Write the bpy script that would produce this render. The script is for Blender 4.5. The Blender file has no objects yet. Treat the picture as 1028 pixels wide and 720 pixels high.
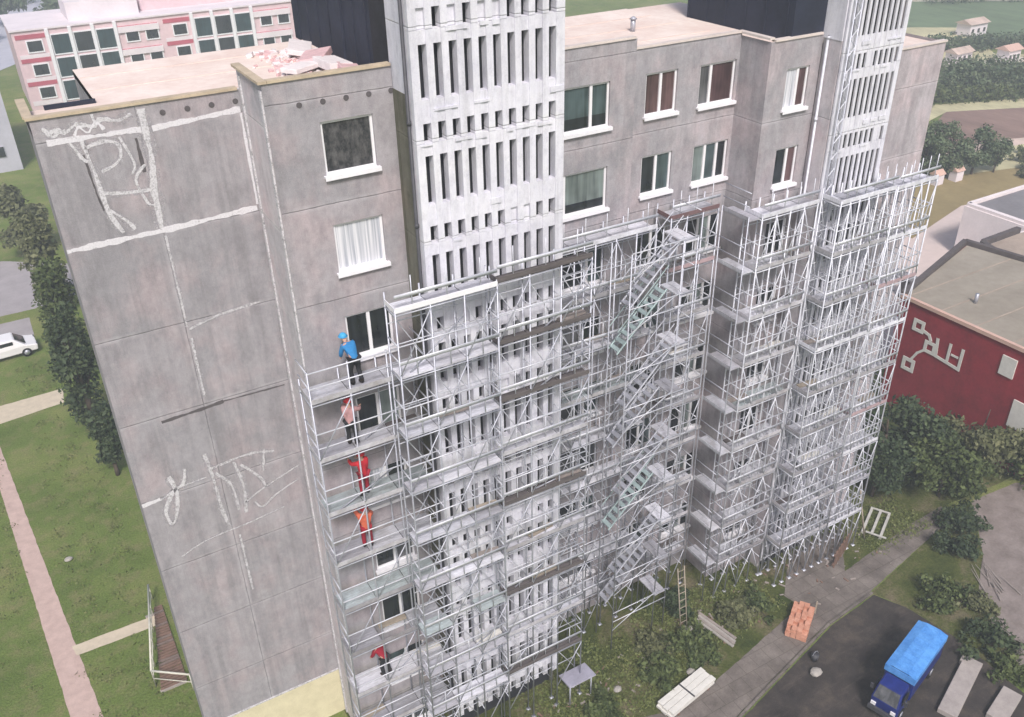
import bpy, bmesh, math, random
import numpy as np
from mathutils import Vector, Matrix

random.seed(7)
rng = np.random.default_rng(7)
S = bpy.context.scene
COL = S.collection
RAD = math.radians

# ------------------------------------------------------------------ materials
MATS = {}


def nodes_of(name):
    m = bpy.data.materials.new(name)
    m.use_nodes = True
    nt = m.node_tree
    b = nt.nodes['Principled BSDF']
    MATS[name] = m
    return m, nt, b


def _n(nt, typ, **kw):
    n = nt.nodes.new(typ)
    for k, v in kw.items():
        setattr(n, k, v)
    return n


def mathn(nt, op, a, b=None, clamp=False):
    n = _n(nt, 'ShaderNodeMath', operation=op)
    n.use_clamp = clamp
    for i, v in enumerate((a, b)):
        if v is None:
            continue
        if isinstance(v, (int, float)):
            n.inputs[i].default_value = v
        else:
            nt.links.new(v, n.inputs[i])
    return n.outputs[0]


def noise(nt, vec, scale, detail=4, rough=0.6):
    n = _n(nt, 'ShaderNodeTexNoise')
    n.inputs['Scale'].default_value = scale
    n.inputs['Detail'].default_value = detail
    n.inputs['Roughness'].default_value = rough
    if vec is not None:
        nt.links.new(vec, n.inputs['Vector'])
    return n.outputs['Fac']


def ramp(nt, fac, stops):
    r = _n(nt, 'ShaderNodeValToRGB')
    while len(r.color_ramp.elements) < len(stops):
        r.color_ramp.elements.new(0.5)
    for e, (p, c) in zip(r.color_ramp.elements, stops):
        e.position = p
        e.color = tuple(c) + (1,) if len(c) == 3 else c
    nt.links.new(fac, r.inputs['Fac'])
    return r.outputs['Color']


def mix(nt, fac, a, b, blend='MIX'):
    n = _n(nt, 'ShaderNodeMix', data_type='RGBA', blend_type=blend)
    for idx, v in ((0, fac), (6, a), (7, b)):
        if isinstance(v, (int, float)):
            n.inputs[idx].default_value = v
        elif isinstance(v, (tuple, list)):
            n.inputs[idx].default_value = tuple(v) + (1,)
        else:
            nt.links.new(v, n.inputs[idx])
    return n.outputs[2]


def pos_of(nt, scale=(1, 1, 1)):
    g = _n(nt, 'ShaderNodeNewGeometry')
    if scale == (1, 1, 1):
        return g.outputs['Position']
    m = _n(nt, 'ShaderNodeMapping')
    m.inputs['Scale'].default_value = scale
    nt.links.new(g.outputs['Position'], m.inputs['Vector'])
    return m.outputs['Vector']


def bump(nt, b, height, strength, dist=0.02):
    n = _n(nt, 'ShaderNodeBump')
    n.inputs['Strength'].default_value = strength
    n.inputs['Distance'].default_value = dist
    nt.links.new(height, n.inputs['Height'])
    nt.links.new(n.outputs[0], b.inputs['Normal'])


def mat(name, col, rough=0.7, var=0.25, scale=3.0, metal=0.0, col2=None, bumps=0.2, spec=0.3, stretch=(1, 1, 1)):
    """plain weathered surface: base colour broken by two noises."""
    m, nt, b = nodes_of(name)
    p = pos_of(nt, stretch)
    n1 = noise(nt, p, scale, 5)
    n2 = noise(nt, p, scale * 7, 3)
    f = mathn(nt, 'ADD', mathn(nt, 'MULTIPLY', n1, .7), mathn(nt, 'MULTIPLY', n2, .3))
    c2 = col2 if col2 else tuple(c * (1 + var) for c in col)
    c1 = tuple(c * (1 - var) for c in col)
    c = ramp(nt, f, [(.3, c1), (.7, c2)])
    nt.links.new(c, b.inputs['Base Color'])
    b.inputs['Roughness'].default_value = rough
    b.inputs['Metallic'].default_value = metal
    b.inputs['Specular IOR Level'].default_value = spec
    if bumps:
        bump(nt, b, n2, bumps)
    return m


def concrete(name, base, dark, seam_z, warm=None, seam_x=(), storey=2.8, streak=.35, patch=True, grime=0):
    """weathered large-panel concrete: panel tones, streaks, repaired seams."""
    m, nt, b = nodes_of(name)
    p = pos_of(nt)
    sep = _n(nt, 'ShaderNodeSeparateXYZ')
    nt.links.new(p, sep.inputs[0])
    big = noise(nt, p, .35, 5, .65)
    fine = noise(nt, p, 6, 5, .7)
    grain = noise(nt, p, 38, 3, .7)
    st = noise(nt, pos_of(nt, (3.2, 3.2, .12)), 1.0, 4, .65)
    c = ramp(nt, big, [(.32, tuple(v * .86 for v in base)), (.55, base), (.72, warm or tuple(v * 1.1 for v in base))])
    if patch:
        cx = _n(nt, 'ShaderNodeCombineXYZ')
        nt.links.new(mathn(nt, 'FLOOR', mathn(nt, 'DIVIDE', mathn(nt, 'ADD', sep.outputs[0], .0), 2.45)), cx.inputs[0])
        nt.links.new(mathn(nt, 'FLOOR', mathn(nt, 'DIVIDE', mathn(nt, 'SUBTRACT', sep.outputs[2], seam_z), storey)), cx.inputs[1])
        wn = _n(nt, 'ShaderNodeTexWhiteNoise', noise_dimensions='2D')
        nt.links.new(cx.outputs[0], wn.inputs['Vector'])
        c = mix(nt, .55, c, ramp(nt, wn.outputs['Value'], [(.0, tuple(v * .87 for v in base)), (.5, base), (1, (base[0] * 1.17, base[1] * 1.10, base[2] * 1.09))]))
        pk_ = noise(nt, pos_of(nt, (1, 1, .8)), .8, 4, .6)
        c = mix(nt, mathn(nt, 'MULTIPLY', ramp(nt, pk_, [(.47, (0, 0, 0)), (.66, (1, 1, 1))]), .7), c, (base[0] * 1.22, base[1] * 1.07, base[2] * 1.05))
        gk_ = noise(nt, pos_of(nt, (1.1, 1.1, .5)), 1.7, 5, .7)
        c = mix(nt, mathn(nt, 'MULTIPLY', ramp(nt, gk_, [(.5, (0, 0, 0)), (.7, (1, 1, 1))]), .55), c, tuple(v * 1.0 for v in dark))
    c = mix(nt, mathn(nt, 'MULTIPLY', ramp(nt, st, [(.46, (0, 0, 0)), (.70, (1, 1, 1))]), streak), c, dark)
    if grime:
        gm = noise(nt, pos_of(nt, (2.6, 2.6, 1.6)), 1.6, 6, .75)
        c = mix(nt, mathn(nt, 'MULTIPLY', ramp(nt, gm, [(.47, (0, 0, 0)), (.62, (1, 1, 1))]), grime), c, dark)
    c = mix(nt, .38, c, ramp(nt, fine, [(.3, (.42, .42, .42)), (.7, (.62, .62, .62))]), 'OVERLAY')
    bl = noise(nt, pos_of(nt, (1.6, 1.6, .9)), .9, 6, .78)
    c = mix(nt, .40, c, ramp(nt, bl, [(.36, (.32, .315, .325)), (.5, (.5, .5, .5)), (.66, (.68, .67, .68))]), 'OVERLAY')
    c = mix(nt, .45, c, ramp(nt, grain, [(.3, (.36, .36, .36)), (.7, (.66, .66, .66))]), 'OVERLAY')
    # horizontal panel seams
    wob = mathn(nt, 'MULTIPLY', mathn(nt, 'SUBTRACT', noise(nt, p, 1.3, 3), .5), .05)
    zz = mathn(nt, 'ADD', sep.outputs[2], wob)
    fr = mathn(nt, 'FRACT', mathn(nt, 'DIVIDE', mathn(nt, 'SUBTRACT', zz, seam_z - storey * 20), storey))
    d = mathn(nt, 'MULTIPLY', mathn(nt, 'ABSOLUTE', mathn(nt, 'SUBTRACT', fr, .5)), 1)
    dz = mathn(nt, 'MULTIPLY', mathn(nt, 'SUBTRACT', .5, d), storey)     # metres from seam
    line = mathn(nt, 'SUBTRACT', 1, mathn(nt, 'DIVIDE', dz, .022), True)
    band = mathn(nt, 'SUBTRACT', 1, mathn(nt, 'DIVIDE', dz, .13), True)
    for sx in seam_x:
        dx = mathn(nt, 'ABSOLUTE', mathn(nt, 'SUBTRACT', mathn(nt, 'ADD', sep.outputs[0], wob), sx))
        line = mathn(nt, 'MAXIMUM', line, mathn(nt, 'SUBTRACT', 1, mathn(nt, 'DIVIDE', dx, .02), True))
        band = mathn(nt, 'MAXIMUM', band, mathn(nt, 'SUBTRACT', 1, mathn(nt, 'DIVIDE', dx, .12), True))
    pn = noise(nt, p, 1.1, 4, .7)
    c = mix(nt, mathn(nt, 'MULTIPLY', band, mathn(nt, 'MULTIPLY', ramp(nt, pn, [(.42, (0, 0, 0)), (.6, (1, 1, 1))]), .42)), c, tuple(min(.75, v * 1.7) for v in base))
    c = mix(nt, mathn(nt, 'MULTIPLY', line, mathn(nt, 'MULTIPLY', noise(nt, p, 2.3, 3), 1.1)), c, tuple(v * .35 for v in dark))
    nt.links.new(c, b.inputs['Base Color'])
    b.inputs['Roughness'].default_value = .92
    b.inputs['Specular IOR Level'].default_value = .2
    h = mathn(nt, 'SUBTRACT', mathn(nt, 'ADD', mathn(nt, 'MULTIPLY', fine, .5), grain), mathn(nt, 'MULTIPLY', line, 1.5))
    bump(nt, b, h, .5, .02)
    return m


def leafmat(name, a, bcol, c3=None):
    m, nt, b = nodes_of(name)
    g = _n(nt, 'ShaderNodeNewGeometry')
    oi = _n(nt, 'ShaderNodeObjectInfo')
    n1 = noise(nt, g.outputs['Position'], .9, 3)
    f = mathn(nt, 'ADD', mathn(nt, 'MULTIPLY', g.outputs['Random Per Island'], .45), mathn(nt, 'ADD', mathn(nt, 'MULTIPLY', n1, .5), mathn(nt, 'MULTIPLY', oi.outputs['Random'], .12)))
    c = ramp(nt, f, [(.22, a), (.55, bcol), (.88, c3 or tuple(v * 1.5 for v in bcol))])
    nt.links.new(c, b.inputs['Base Color'])
    b.inputs['Roughness'].default_value = .65
    b.inputs['Specular IOR Level'].default_value = .25
    b.inputs['Transmission Weight'].default_value = 0
    try:
        b.inputs['Subsurface Weight'].default_value = 0
    except Exception:
        pass
    return m


def glassmat(name, col, rough=.08):
    m, nt, b = nodes_of(name)
    p = pos_of(nt)
    n1 = noise(nt, pos_of(nt, (5, 5, .35)), 1.0, 3)
    n0 = noise(nt, p, .9, 2)
    n1 = mathn(nt, 'ADD', mathn(nt, 'MULTIPLY', n1, .5), mathn(nt, 'MULTIPLY', n0, .5))
    c = ramp(nt, n1, [(.38, tuple(v * .45 for v in col)), (.62, tuple(v * 1.35 for v in col))])
    nt.links.new(c, b.inputs['Base Color'])
    b.inputs['Roughness'].default_value = rough
    b.inputs['Specular IOR Level'].default_value = .5
    return m


WALL = (.345, .315, .335)
DARK = (.20, .18, .19)
concrete('wall_blank', (.328, .315, .338), (.205, .197, .21), 24.04, warm=(.385, .362, .378), seam_x=(2.42,), streak=.55)
concrete('wall_bay', (.352, .336, .360), (.225, .215, .228), 21.84, warm=(.42, .37, .37))
concrete('wall_right', (.364, .348, .372), (.23, .22, .233), 21.30, warm=(.43, .375, .385))
concrete('wall_return', (.54, .515, .545), (.38, .36, .385), 24.04, streak=.35)
concrete('wall_pinkish', (.44, .405, .43), (.28, .26, .275), 21.3, warm=(.47, .42, .45), streak=.6)
concrete('moss_concrete', (.16, .155, .125), (.07, .075, .05), 23.5, warm=(.21, .20, .17), streak=.8)
mat('yellow_render', (.62, .56, .38), .9, .1, 2, col2=(.72, .66, .47))
concrete('screen_white', (.74, .735, .81), (.37, .365, .405), 26.3, patch=False, grime=.24, warm=(.79, .785, .83), streak=.4)
concrete('screen_grey', (.72, .715, .785), (.37, .365, .40), 26.3, patch=False, grime=.24, warm=(.75, .745, .80), streak=.4)
mat('slit_shade', (.022, .022, .028), .9, .5, 1.5)
mat('navy_bitumen_shade', (.022, .026, .045), .75, .4, .8, bumps=.3)  # dark coating on the machine rooms, parapet shade on the rear bar
def smear(name, col, lo, hi):
    m, nt, b = nodes_of(name)
    p = pos_of(nt)
    n1 = noise(nt, p, 5, 6, .75)
    n2 = noise(nt, p, 22, 4, .7)
    nt.links.new(ramp(nt, n2, [(.3, tuple(v * .85 for v in col)), (.7, tuple(min(.85, v * 1.1) for v in col))]), b.inputs['Base Color'])
    b.inputs['Roughness'].default_value = .95
    f = mathn(nt, 'ADD', mathn(nt, 'MULTIPLY', n1, .6), mathn(nt, 'MULTIPLY', n2, .4))
    nt.links.new(ramp(nt, f, [(lo, (0, 0, 0)), (hi, (1, 1, 1))]), b.inputs['Alpha'])


smear('mortar_white', (.68, .66, .70), .26, .44)
smear('mortar_grey', (.60, .585, .615), .30, .52)
smear('mortar_dull', (.56, .545, .575), .33, .54)
smear('mortar_faint', (.47, .45, .48), .42, .62)
mat('crack_dark', (.10, .09, .095), .95, .3, 4)
mat('roof_felt', (.78, .60, .53), .9, .14, .7, col2=(.84, .75, .69))
mat('roof_lap', (.75, .60, .53), .9, .2, 1)
mat('parapet_tin', (.50, .41, .30), .6, .25, 2)
mat('parapet_light', (.66, .58, .54), .6, .15, 2)
mat('window_white', (.80, .79, .82), .45, .05, 3, bumps=0)
mat('sill_tin', (.82, .81, .85), .4, .06, 5, bumps=0)
glassmat('glass_dark', (.022, .026, .03))
glassmat('glass_teal', (.065, .092, .098))
glassmat('glass_green', (.17, .205, .20))
glassmat('glass_brown', (.105, .062, .065))
glassmat('glass_deep', (.02, .045, .05), .3)
glassmat('glass_grey', (.12, .12, .13))
m_, nt_, b_ = nodes_of('curtain_white')
w_ = noise(nt_, pos_of(nt_, (14, 14, .3)), 1.0, 2)
nt_.links.new(ramp(nt_, w_, [(.35, (.36, .38, .44)), (.65, (.74, .74, .78))]), b_.inputs['Base Color'])
b_.inputs['Roughness'].default_value = .25
m_, nt_, b_ = nodes_of('curtain_mottled')
w_ = noise(nt_, pos_of(nt_, (1, 1, .6)), 4.5, 5, .7)
nt_.links.new(ramp(nt_, w_, [(.40, (.03, .03, .036)), (.72, (.15, .145, .15))]), b_.inputs['Base Color'])
b_.inputs['Roughness'].default_value = .12
mat('galv', (.43, .44, .50), .42, .2, 5, metal=.35, bumps=0, spec=.5)
mat('galv_light', (.58, .59, .65), .45, .15, 4, metal=.2, bumps=0, spec=.5)
mat('galv_teal', (.36, .45, .46), .5, .2, 4, metal=.2, bumps=0)
def deckmat(name, col, worn, amt):
    m, nt, b = nodes_of(name)
    p = pos_of(nt)
    n1 = noise(nt, p, 1.1, 5, .75)
    n2 = noise(nt, pos_of(nt, (1.5, 9, 1)), 2.0, 4, .7)
    oi = _n(nt, 'ShaderNodeObjectInfo')
    c = ramp(nt, n2, [(.3, tuple(v * .72 for v in col)), (.7, tuple(v * 1.15 for v in col))])
    c = mix(nt, mathn(nt, 'MULTIPLY', ramp(nt, n1, [(.47, (0, 0, 0)), (.62, (1, 1, 1))]), amt), c, worn)
    c = mix(nt, 1.0, c, ramp(nt, oi.outputs['Random'], [(0, (.62, .61, .63)), (.5, (1, 1, 1)), (1, (1.12, 1.12, 1.14))]), 'MULTIPLY')
    nt.links.new(c, b.inputs['Base Color'])
    b.inputs['Roughness'].default_value = .65
    b.inputs['Metallic'].default_value = .1


deckmat('deck_metal', (.56, .565, .62), (.32, .31, .315), .5)
deckmat('deck_bright', (.70, .70, .76), (.44, .43, .45), .45)
deckmat('deck_teal', (.44, .50, .515), (.26, .26, .26), .55)
deckmat('toe_wood', (.50, .49, .525), (.28, .25, .24), .5)
mat('deck_wood', (.115, .10, .10), .8, .35, 3, stretch=(.6, 6, 6))
mat('toe_brown', (.17, .105, .11), .8, .3, 3)
mat('toe_rose', (.40, .29, .31), .8, .25, 3)
mat('drain_black', (.06, .06, .07), .5, .3, 4)
mat('brick_red', (.24, .014, .026), .85, .3, .9, col2=(.33, .022, .036))
mat('flat_roof_grey', (.30, .26, .21), .9, .2, .35, col2=(.37, .33, .275))
mat('flat_roof_dark', (.20, .19, .20), .9, .2, .5)
mat('flat_roof_tan', (.36, .29, .24), .9, .25, .5)
mat('roof_edge', (.60, .40, .33), .6, .12, 2)
mat('dark_parapet', (.10, .085, .085), .8, .25, 2)
mat('white_plaster', (.78, .70, .70), .9, .1, .8)
mat('pink_plaster', (.70, .52, .55), .9, .14, .5)
mat('pink_white', (.74, .67, .70), .9, .1, .5)
mat('band_red', (.46, .10, .14), .9, .15, .5)
mat('pale_block', (.46, .455, .52), .9, .12, .5)
m_, nt_, b_ = nodes_of('asphalt')
p_ = pos_of(nt_)
g1 = noise(nt_, p_, .6, 6, .7)
g2 = noise(nt_, pos_of(nt_, (.5, 2.2, 1)), 1.3, 5, .7)
g3 = noise(nt_, p_, 26, 3, .7)
cc = ramp(nt_, g1, [(.34, (.028, .024, .024)), (.52, (.052, .044, .041)), (.68, (.10, .08, .066))])
cc = mix(nt_, ramp(nt_, g2, [(.54, (0, 0, 0)), (.66, (.7, .7, .7))]), cc, (.085, .07, .062))
cc = mix(nt_, .5, cc, ramp(nt_, g3, [(.25, (.25, .25, .25)), (.75, (.75, .75, .75))]), 'OVERLAY')
nt_.links.new(cc, b_.inputs['Base Color'])
b_.inputs['Roughness'].default_value = .9
b_.inputs['Specular IOR Level'].default_value = .2
bump(nt_, b_, g3, .5, .02)
mat('path_pink', (.50, .36, .32), .92, .16, 2.5, col2=(.60, .45, .40))
mat('path_pale', (.56, .48, .37), .92, .15, 2.5)
m_, nt_, b_ = nodes_of('paving_grey')
p_ = pos_of(nt_)
g1 = noise(nt_, p_, .7, 6, .7)
g3 = noise(nt_, p_, 14, 4, .7)
cc = ramp(nt_, g1, [(.34, (.105, .088, .078)), (.52, (.175, .15, .135)), (.68, (.235, .205, .185))])
cc = mix(nt_, .5, cc, ramp(nt_, g3, [(.25, (.3, .3, .3)), (.75, (.7, .7, .7))]), 'OVERLAY')
bk_ = _n(nt_, 'ShaderNodeTexBrick')
bk_.inputs['Scale'].default_value = 1.0
bk_.inputs['Brick Width'].default_value = .7
bk_.inputs['Row Height'].default_value = .7
bk_.inputs['Mortar Size'].default_value = .016
bk_.inputs['Color1'].default_value = (1, 1, 1, 1)
bk_.inputs['Color2'].default_value = (.86, .86, .86, 1)
bk_.inputs['Mortar'].default_value = (.55, .55, .5, 1)
nt_.links.new(p_, bk_.inputs['Vector'])
cc = mix(nt_, .8, cc, bk_.outputs['Color'], 'MULTIPLY')
nt_.links.new(cc, b_.inputs['Base Color'])
b_.inputs['Roughness'].default_value = .92
bump(nt_, b_, g3, .4, .02)
mat('road_grey', (.34, .31, .32), .9, .15, 1)
mat('dirt', (.20, .165, .15), .95, .25, 1.2, col2=(.30, .255, .24))
mat('field_brown', (.23, .15, .125), .95, .35, .28, stretch=(1, .35, 1))
mat('field_yellow', (.48, .44, .27), .95, .35, .28, stretch=(1, .35, 1))
mat('field_pink', (.55, .43, .37), .95, .35, .28, stretch=(1, .35, 1))
mat('field_pale', (.60, .55, .47), .95, .35, .28, stretch=(1, .35, 1))
mat('field_green', (.12, .17, .09), .95, .35, .28, stretch=(1, .35, 1))
mat('yard_pink', (.62, .51, .47), .95, .12, .3)
mat('yard_olive', (.27, .21, .10), .95, .2, .3)
mat('truck_blue', (.05, .25, .74), .6, .3, 2.5, col2=(.14, .40, .84), bumps=.4)
mat('truck_navy', (.010, .022, .16), .35, .3, 2, bumps=0)
mat('tyre', (.015, .015, .016), .9, .2, 5)
mat('car_white', (.80, .78, .80), .3, .03, 1, bumps=0)
mat('brick_orange', (.56, .24, .15), .9, .25, 5, col2=(.68, .36, .26))
mat('slab_concrete', (.36, .32, .30), .9, .2, 2.5)
mat('board_white', (.68, .66, .62), .7, .12, 4)
mat('frame_wood', (.46, .45, .42), .8, .25, 4)
mat('wood_pale', (.34, .29, .235), .85, .2, 4)
mat('wood_brown', (.20, .125, .095), .85, .3, 3)
mat('wood_dull', (.20, .15, .13), .85, .3, 3)
mat('wood_grey', (.30, .26, .24), .85, .25, 3)
mat('stone_pale', (.36, .335, .31), .9, .2, 4)
mat('lavender_tin', (.36, .35, .43), .5, .2, 2)
mat('rail_cream', (.62, .60, .52), .5, .15, 4)
mat('bark', (.085, .065, .05), .95, .35, 4)
mat('skin', (.52, .31, .23), .6, .08, 20, bumps=0)
mat('cloth_blue', (.03, .20, .46), .8, .15, 14)
mat('cap_blue', (.06, .36, .66), .5, .1, 14)
mat('cloth_red', (.50, .022, .035), .8, .15, 14)
mat('cloth_crimson', (.30, .012, .03), .8, .15, 14)
mat('cloth_pink', (.50, .28, .29), .8, .15, 14)
mat('cloth_dark', (.025, .025, .03), .85, .2, 14)
mat('cloth_orange', (.58, .13, .07), .8, .15, 14)
mat('helmet_red', (.50, .02, .03), .35, .05, 14, bumps=0)
mat('helmet_white', (.75, .74, .74), .35, .05, 14, bumps=0)
mat('boot', (.03, .022, .02), .8, .2, 14)
mat('rubbish_white', (.76, .70, .70), .8, .12, 4)
mat('rubbish_pink', (.68, .46, .47), .8, .2, 4)
leafmat('leaf_dark', (.014, .024, .013), (.042, .064, .030), (.10, .13, .06))
leafmat('leaf_mid', (.03, .045, .016), (.075, .10, .034), (.14, .165, .06))
leafmat('leaf_olive', (.045, .05, .022), (.11, .12, .055), (.19, .19, .10))
leafmat('leaf_grass', (.085, .108, .03), (.125, .15, .045), (.2, .2, .08))
leafmat('leaf_far', (.045, .075, .04), (.09, .125, .065), (.15, .18, .10))  # lightened green, distance haze mixed into the leaf colour

# grass ground
m_, nt_, b_ = nodes_of('grass')
p_ = pos_of(nt_)
g1 = noise(nt_, p_, .16, 5, .65)
g2 = noise(nt_, p_, 1.1, 5, .7)
g3 = noise(nt_, p_, 11, 4, .75)
cc = ramp(nt_, g1, [(.3, (.092, .135, .032)), (.5, (.145, .195, .050)), (.72, (.25, .25, .095))])
cc = mix(nt_, ramp(nt_, g2, [(.48, (0, 0, 0)), (.72, (.8, .8, .8))]), cc, (.24, .21, .11))
cc = mix(nt_, .85, cc, ramp(nt_, g3, [(.25, (.22, .22, .22)), (.75, (.80, .80, .80))]), 'OVERLAY')
nt_.links.new(cc, b_.inputs['Base Color'])
b_.inputs['Roughness'].default_value = .95
b_.inputs['Specular IOR Level'].default_value = .1
bump(nt_, b_, g3, .9, .08)
# darker rank ground beside the block: weeds and bare soil
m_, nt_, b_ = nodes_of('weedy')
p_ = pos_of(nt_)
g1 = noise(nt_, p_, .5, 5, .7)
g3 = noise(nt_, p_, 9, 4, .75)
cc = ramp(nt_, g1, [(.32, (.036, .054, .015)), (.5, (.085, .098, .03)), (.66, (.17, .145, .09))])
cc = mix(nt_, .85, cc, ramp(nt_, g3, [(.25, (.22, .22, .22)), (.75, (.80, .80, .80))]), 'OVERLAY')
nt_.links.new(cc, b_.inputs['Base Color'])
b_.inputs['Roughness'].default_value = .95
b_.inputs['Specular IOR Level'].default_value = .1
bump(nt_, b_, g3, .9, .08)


# ------------------------------------------------------------------ mesh helpers
class MB:
    def __init__(self):
        self.v, self.f, self.mi = [], [], []

    def quad(self, a, b, c, d, mi=0):
        i = len(self.v)
        self.v += [tuple(a), tuple(b), tuple(c), tuple(d)]
        self.f.append((i, i + 1, i + 2, i + 3))
        self.mi.append(mi)
        return self

    def box(self, x0, x1, y0, y1, z0, z1, mi=0):
        i = len(self.v)
        self.v += [(x, y, z) for z in (z0, z1) for y in (y0, y1) for x in (x0, x1)]
        for q in ((0, 2, 3, 1), (4, 5, 7, 6), (0, 1, 5, 4), (2, 6, 7, 3), (0, 4, 6, 2), (1, 3, 7, 5)):
            self.f.append(tuple(i + k for k in q))
            self.mi.append(mi)
        return self

    def obox(self, c, hx, hy, hz, rz=0, rx=0, ry=0, mi=0):
        """oriented box"""
        M = Matrix.Rotation(rz, 3, 'Z') @ Matrix.Rotation(ry, 3, 'Y') @ Matrix.Rotation(rx, 3, 'X')
        i = len(self.v)
        for z in (-hz, hz):
            for y in (-hy, hy):
                for x in (-hx, hx):
                    self.v.append(tuple(Vector(c) + M @ Vector((x, y, z))))
        for q in ((0, 2, 3, 1), (4, 5, 7, 6), (0, 1, 5, 4), (2, 6, 7, 3), (0, 4, 6, 2), (1, 3, 7, 5)):
            self.f.append(tuple(i + k for k in q))
            self.mi.append(mi)
        return self

    def bar(self, p, q, r, n=6, r2=None, mi=0):
        p, q = Vector(p), Vector(q)
        r2 = r if r2 is None else r2
        d = (q - p)
        if d.length < 1e-6:
            return self
        d.normalize()
        u = d.orthogonal().normalized()
        w = d.cross(u)
        i = len(self.v)
        for (c, rr) in ((p, r), (q, r2)):
            for k in range(n):
                a = 2 * math.pi * k / n
                self.v.append(tuple(c + (u * math.cos(a) + w * math.sin(a)) * rr))
        for k in range(n):
            k2 = (k + 1) % n
            self.f.append((i + k, i + k2, i + n + k2, i + n + k))
            self.mi.append(mi)
        self.f.append(tuple(i + k for k in reversed(range(n))))
        self.f.append(tuple(i + n + k for k in range(n)))
        self.mi += [mi, mi]
        return self

    def path(self, pts, r, n=6, mi=0):
        for a, b in zip(pts[:-1], pts[1:]):
            self.bar(a, b, r, n, mi=mi)
        return self

    def prism(self, poly, z0, z1, mi=0):
        """poly: xy points counter-clockwise"""
        i = len(self.v)
        n = len(poly)
        self.v += [(x, y, z0) for x, y in poly] + [(x, y, z1) for x, y in poly]
        self.f.append(tuple(i + k for k in reversed(range(n))))
        self.f.append(tuple(i + n + k for k in range(n)))
        self.mi += [mi, mi]
        for k in range(n):
            k2 = (k + 1) % n
            self.f.append((i + k, i + k2, i + n + k2, i + n + k))
            self.mi.append(mi)
        return self

    def ball(self, c, rx, ry, rz, nu=10, nv=7, mi=0, zmin=None):
        i = len(self.v)
        for a in range(nv + 1):
            th = math.pi * a / nv
            for k in range(nu):
                ph = 2 * math.pi * k / nu
                z = math.cos(th)
                if zmin is not None:
                    z = max(z, zmin)
                self.v.append((c[0] + rx * math.sin(th) * math.cos(ph), c[1] + ry * math.sin(th) * math.sin(ph), c[2] + rz * z))
        for a in range(nv):
            for k in range(nu):
                k2 = (k + 1) % nu
                self.f.append((i + a * nu + k, i + (a + 1) * nu + k, i + (a + 1) * nu + k2, i + a * nu + k2))
                self.mi.append(mi)
        return self

    def build(self, name, mats, parent=None, smooth=False, off=None, bevel=0):
        """link as ONE mesh object; world-coordinate vertices minus the parent's base"""
        o0 = Vector((0, 0, 0))
        if off is not None:
            o0 = Vector(off)
        elif parent is not None:
            o0 = Vector(parent.get('_o', (0, 0, 0)))
        me = bpy.data.meshes.new(name)
        me.from_pydata([tuple(Vector(v) - o0) for v in self.v], [], self.f)
        if isinstance(mats, str):
            mats = [mats]
        for k in mats:
            me.materials.append(MATS[k])
        if len(mats) > 1:
            me.polygons.foreach_set('material_index', self.mi)
        if smooth:
            me.polygons.foreach_set('use_smooth', [True] * len(self.f))
        me.validate()
        me.update()
        o = bpy.data.objects.new(name, me)
        COL.objects.link(o)
        if parent is not None:
            o.parent = parent
            o['_o'] = tuple(o0)
        if bevel:
            md = o.modifiers.new('edge', 'BEVEL')
            md.width = bevel
            md.segments = 2
            md.limit_method = 'ANGLE'
        return o


def tag(o, label, cat, group=None, kind=None):
    if label:
        o['label'] = label
    if cat:
        o['category'] = cat
    if group:
        o['group'] = group
    if kind:
        o['kind'] = kind
    return o


def thing(name, label, cat, loc=(0, 0, 0), rz=0, group=None):
    o = bpy.data.objects.new(name, None)
    o.empty_display_size = .3
    COL.objects.link(o)
    o.location = loc
    o.rotation_euler = (0, 0, rz)
    o['_o'] = tuple(loc) if rz == 0 else (0, 0, 0)
    return tag(o, label, cat, group)


def struct(name, poly, z, material, inner=None):
    b = MB()
    if name != 'ground' and abs(poly[0][0]) < 60:          # worn, slightly uneven edges
        q = []
        r_ = random.Random(name)
        for (xa, ya), (xb, yb) in zip(poly, poly[1:] + poly[:1]):
            n = max(1, min(60, int(math.hypot(xb - xa, yb - ya) / .3)))
            for k in range(n):
                a = .0 if k == 0 else .018
                q.append((xa + (xb - xa) * k / n + r_.uniform(-a, a), ya + (yb - ya) * k / n + r_.uniform(-a, a)))
        poly = q
    i = 0
    b.v = [(x, y, z) for x, y in poly]
    b.f = [tuple(range(len(poly)))]
    b.mi = [0]
    o = b.build(name, material)
    if o.data.polygons[0].normal.z < 0:
        o.data.flip_normals()
    o['kind'] = 'structure'
    return o


def copy_to(o, parent=None, loc=None):
    c = o.copy()
    COL.objects.link(c)
    if parent is not None:
        c.parent = parent
    if loc is not None:
        c.location = loc
    return c


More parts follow.
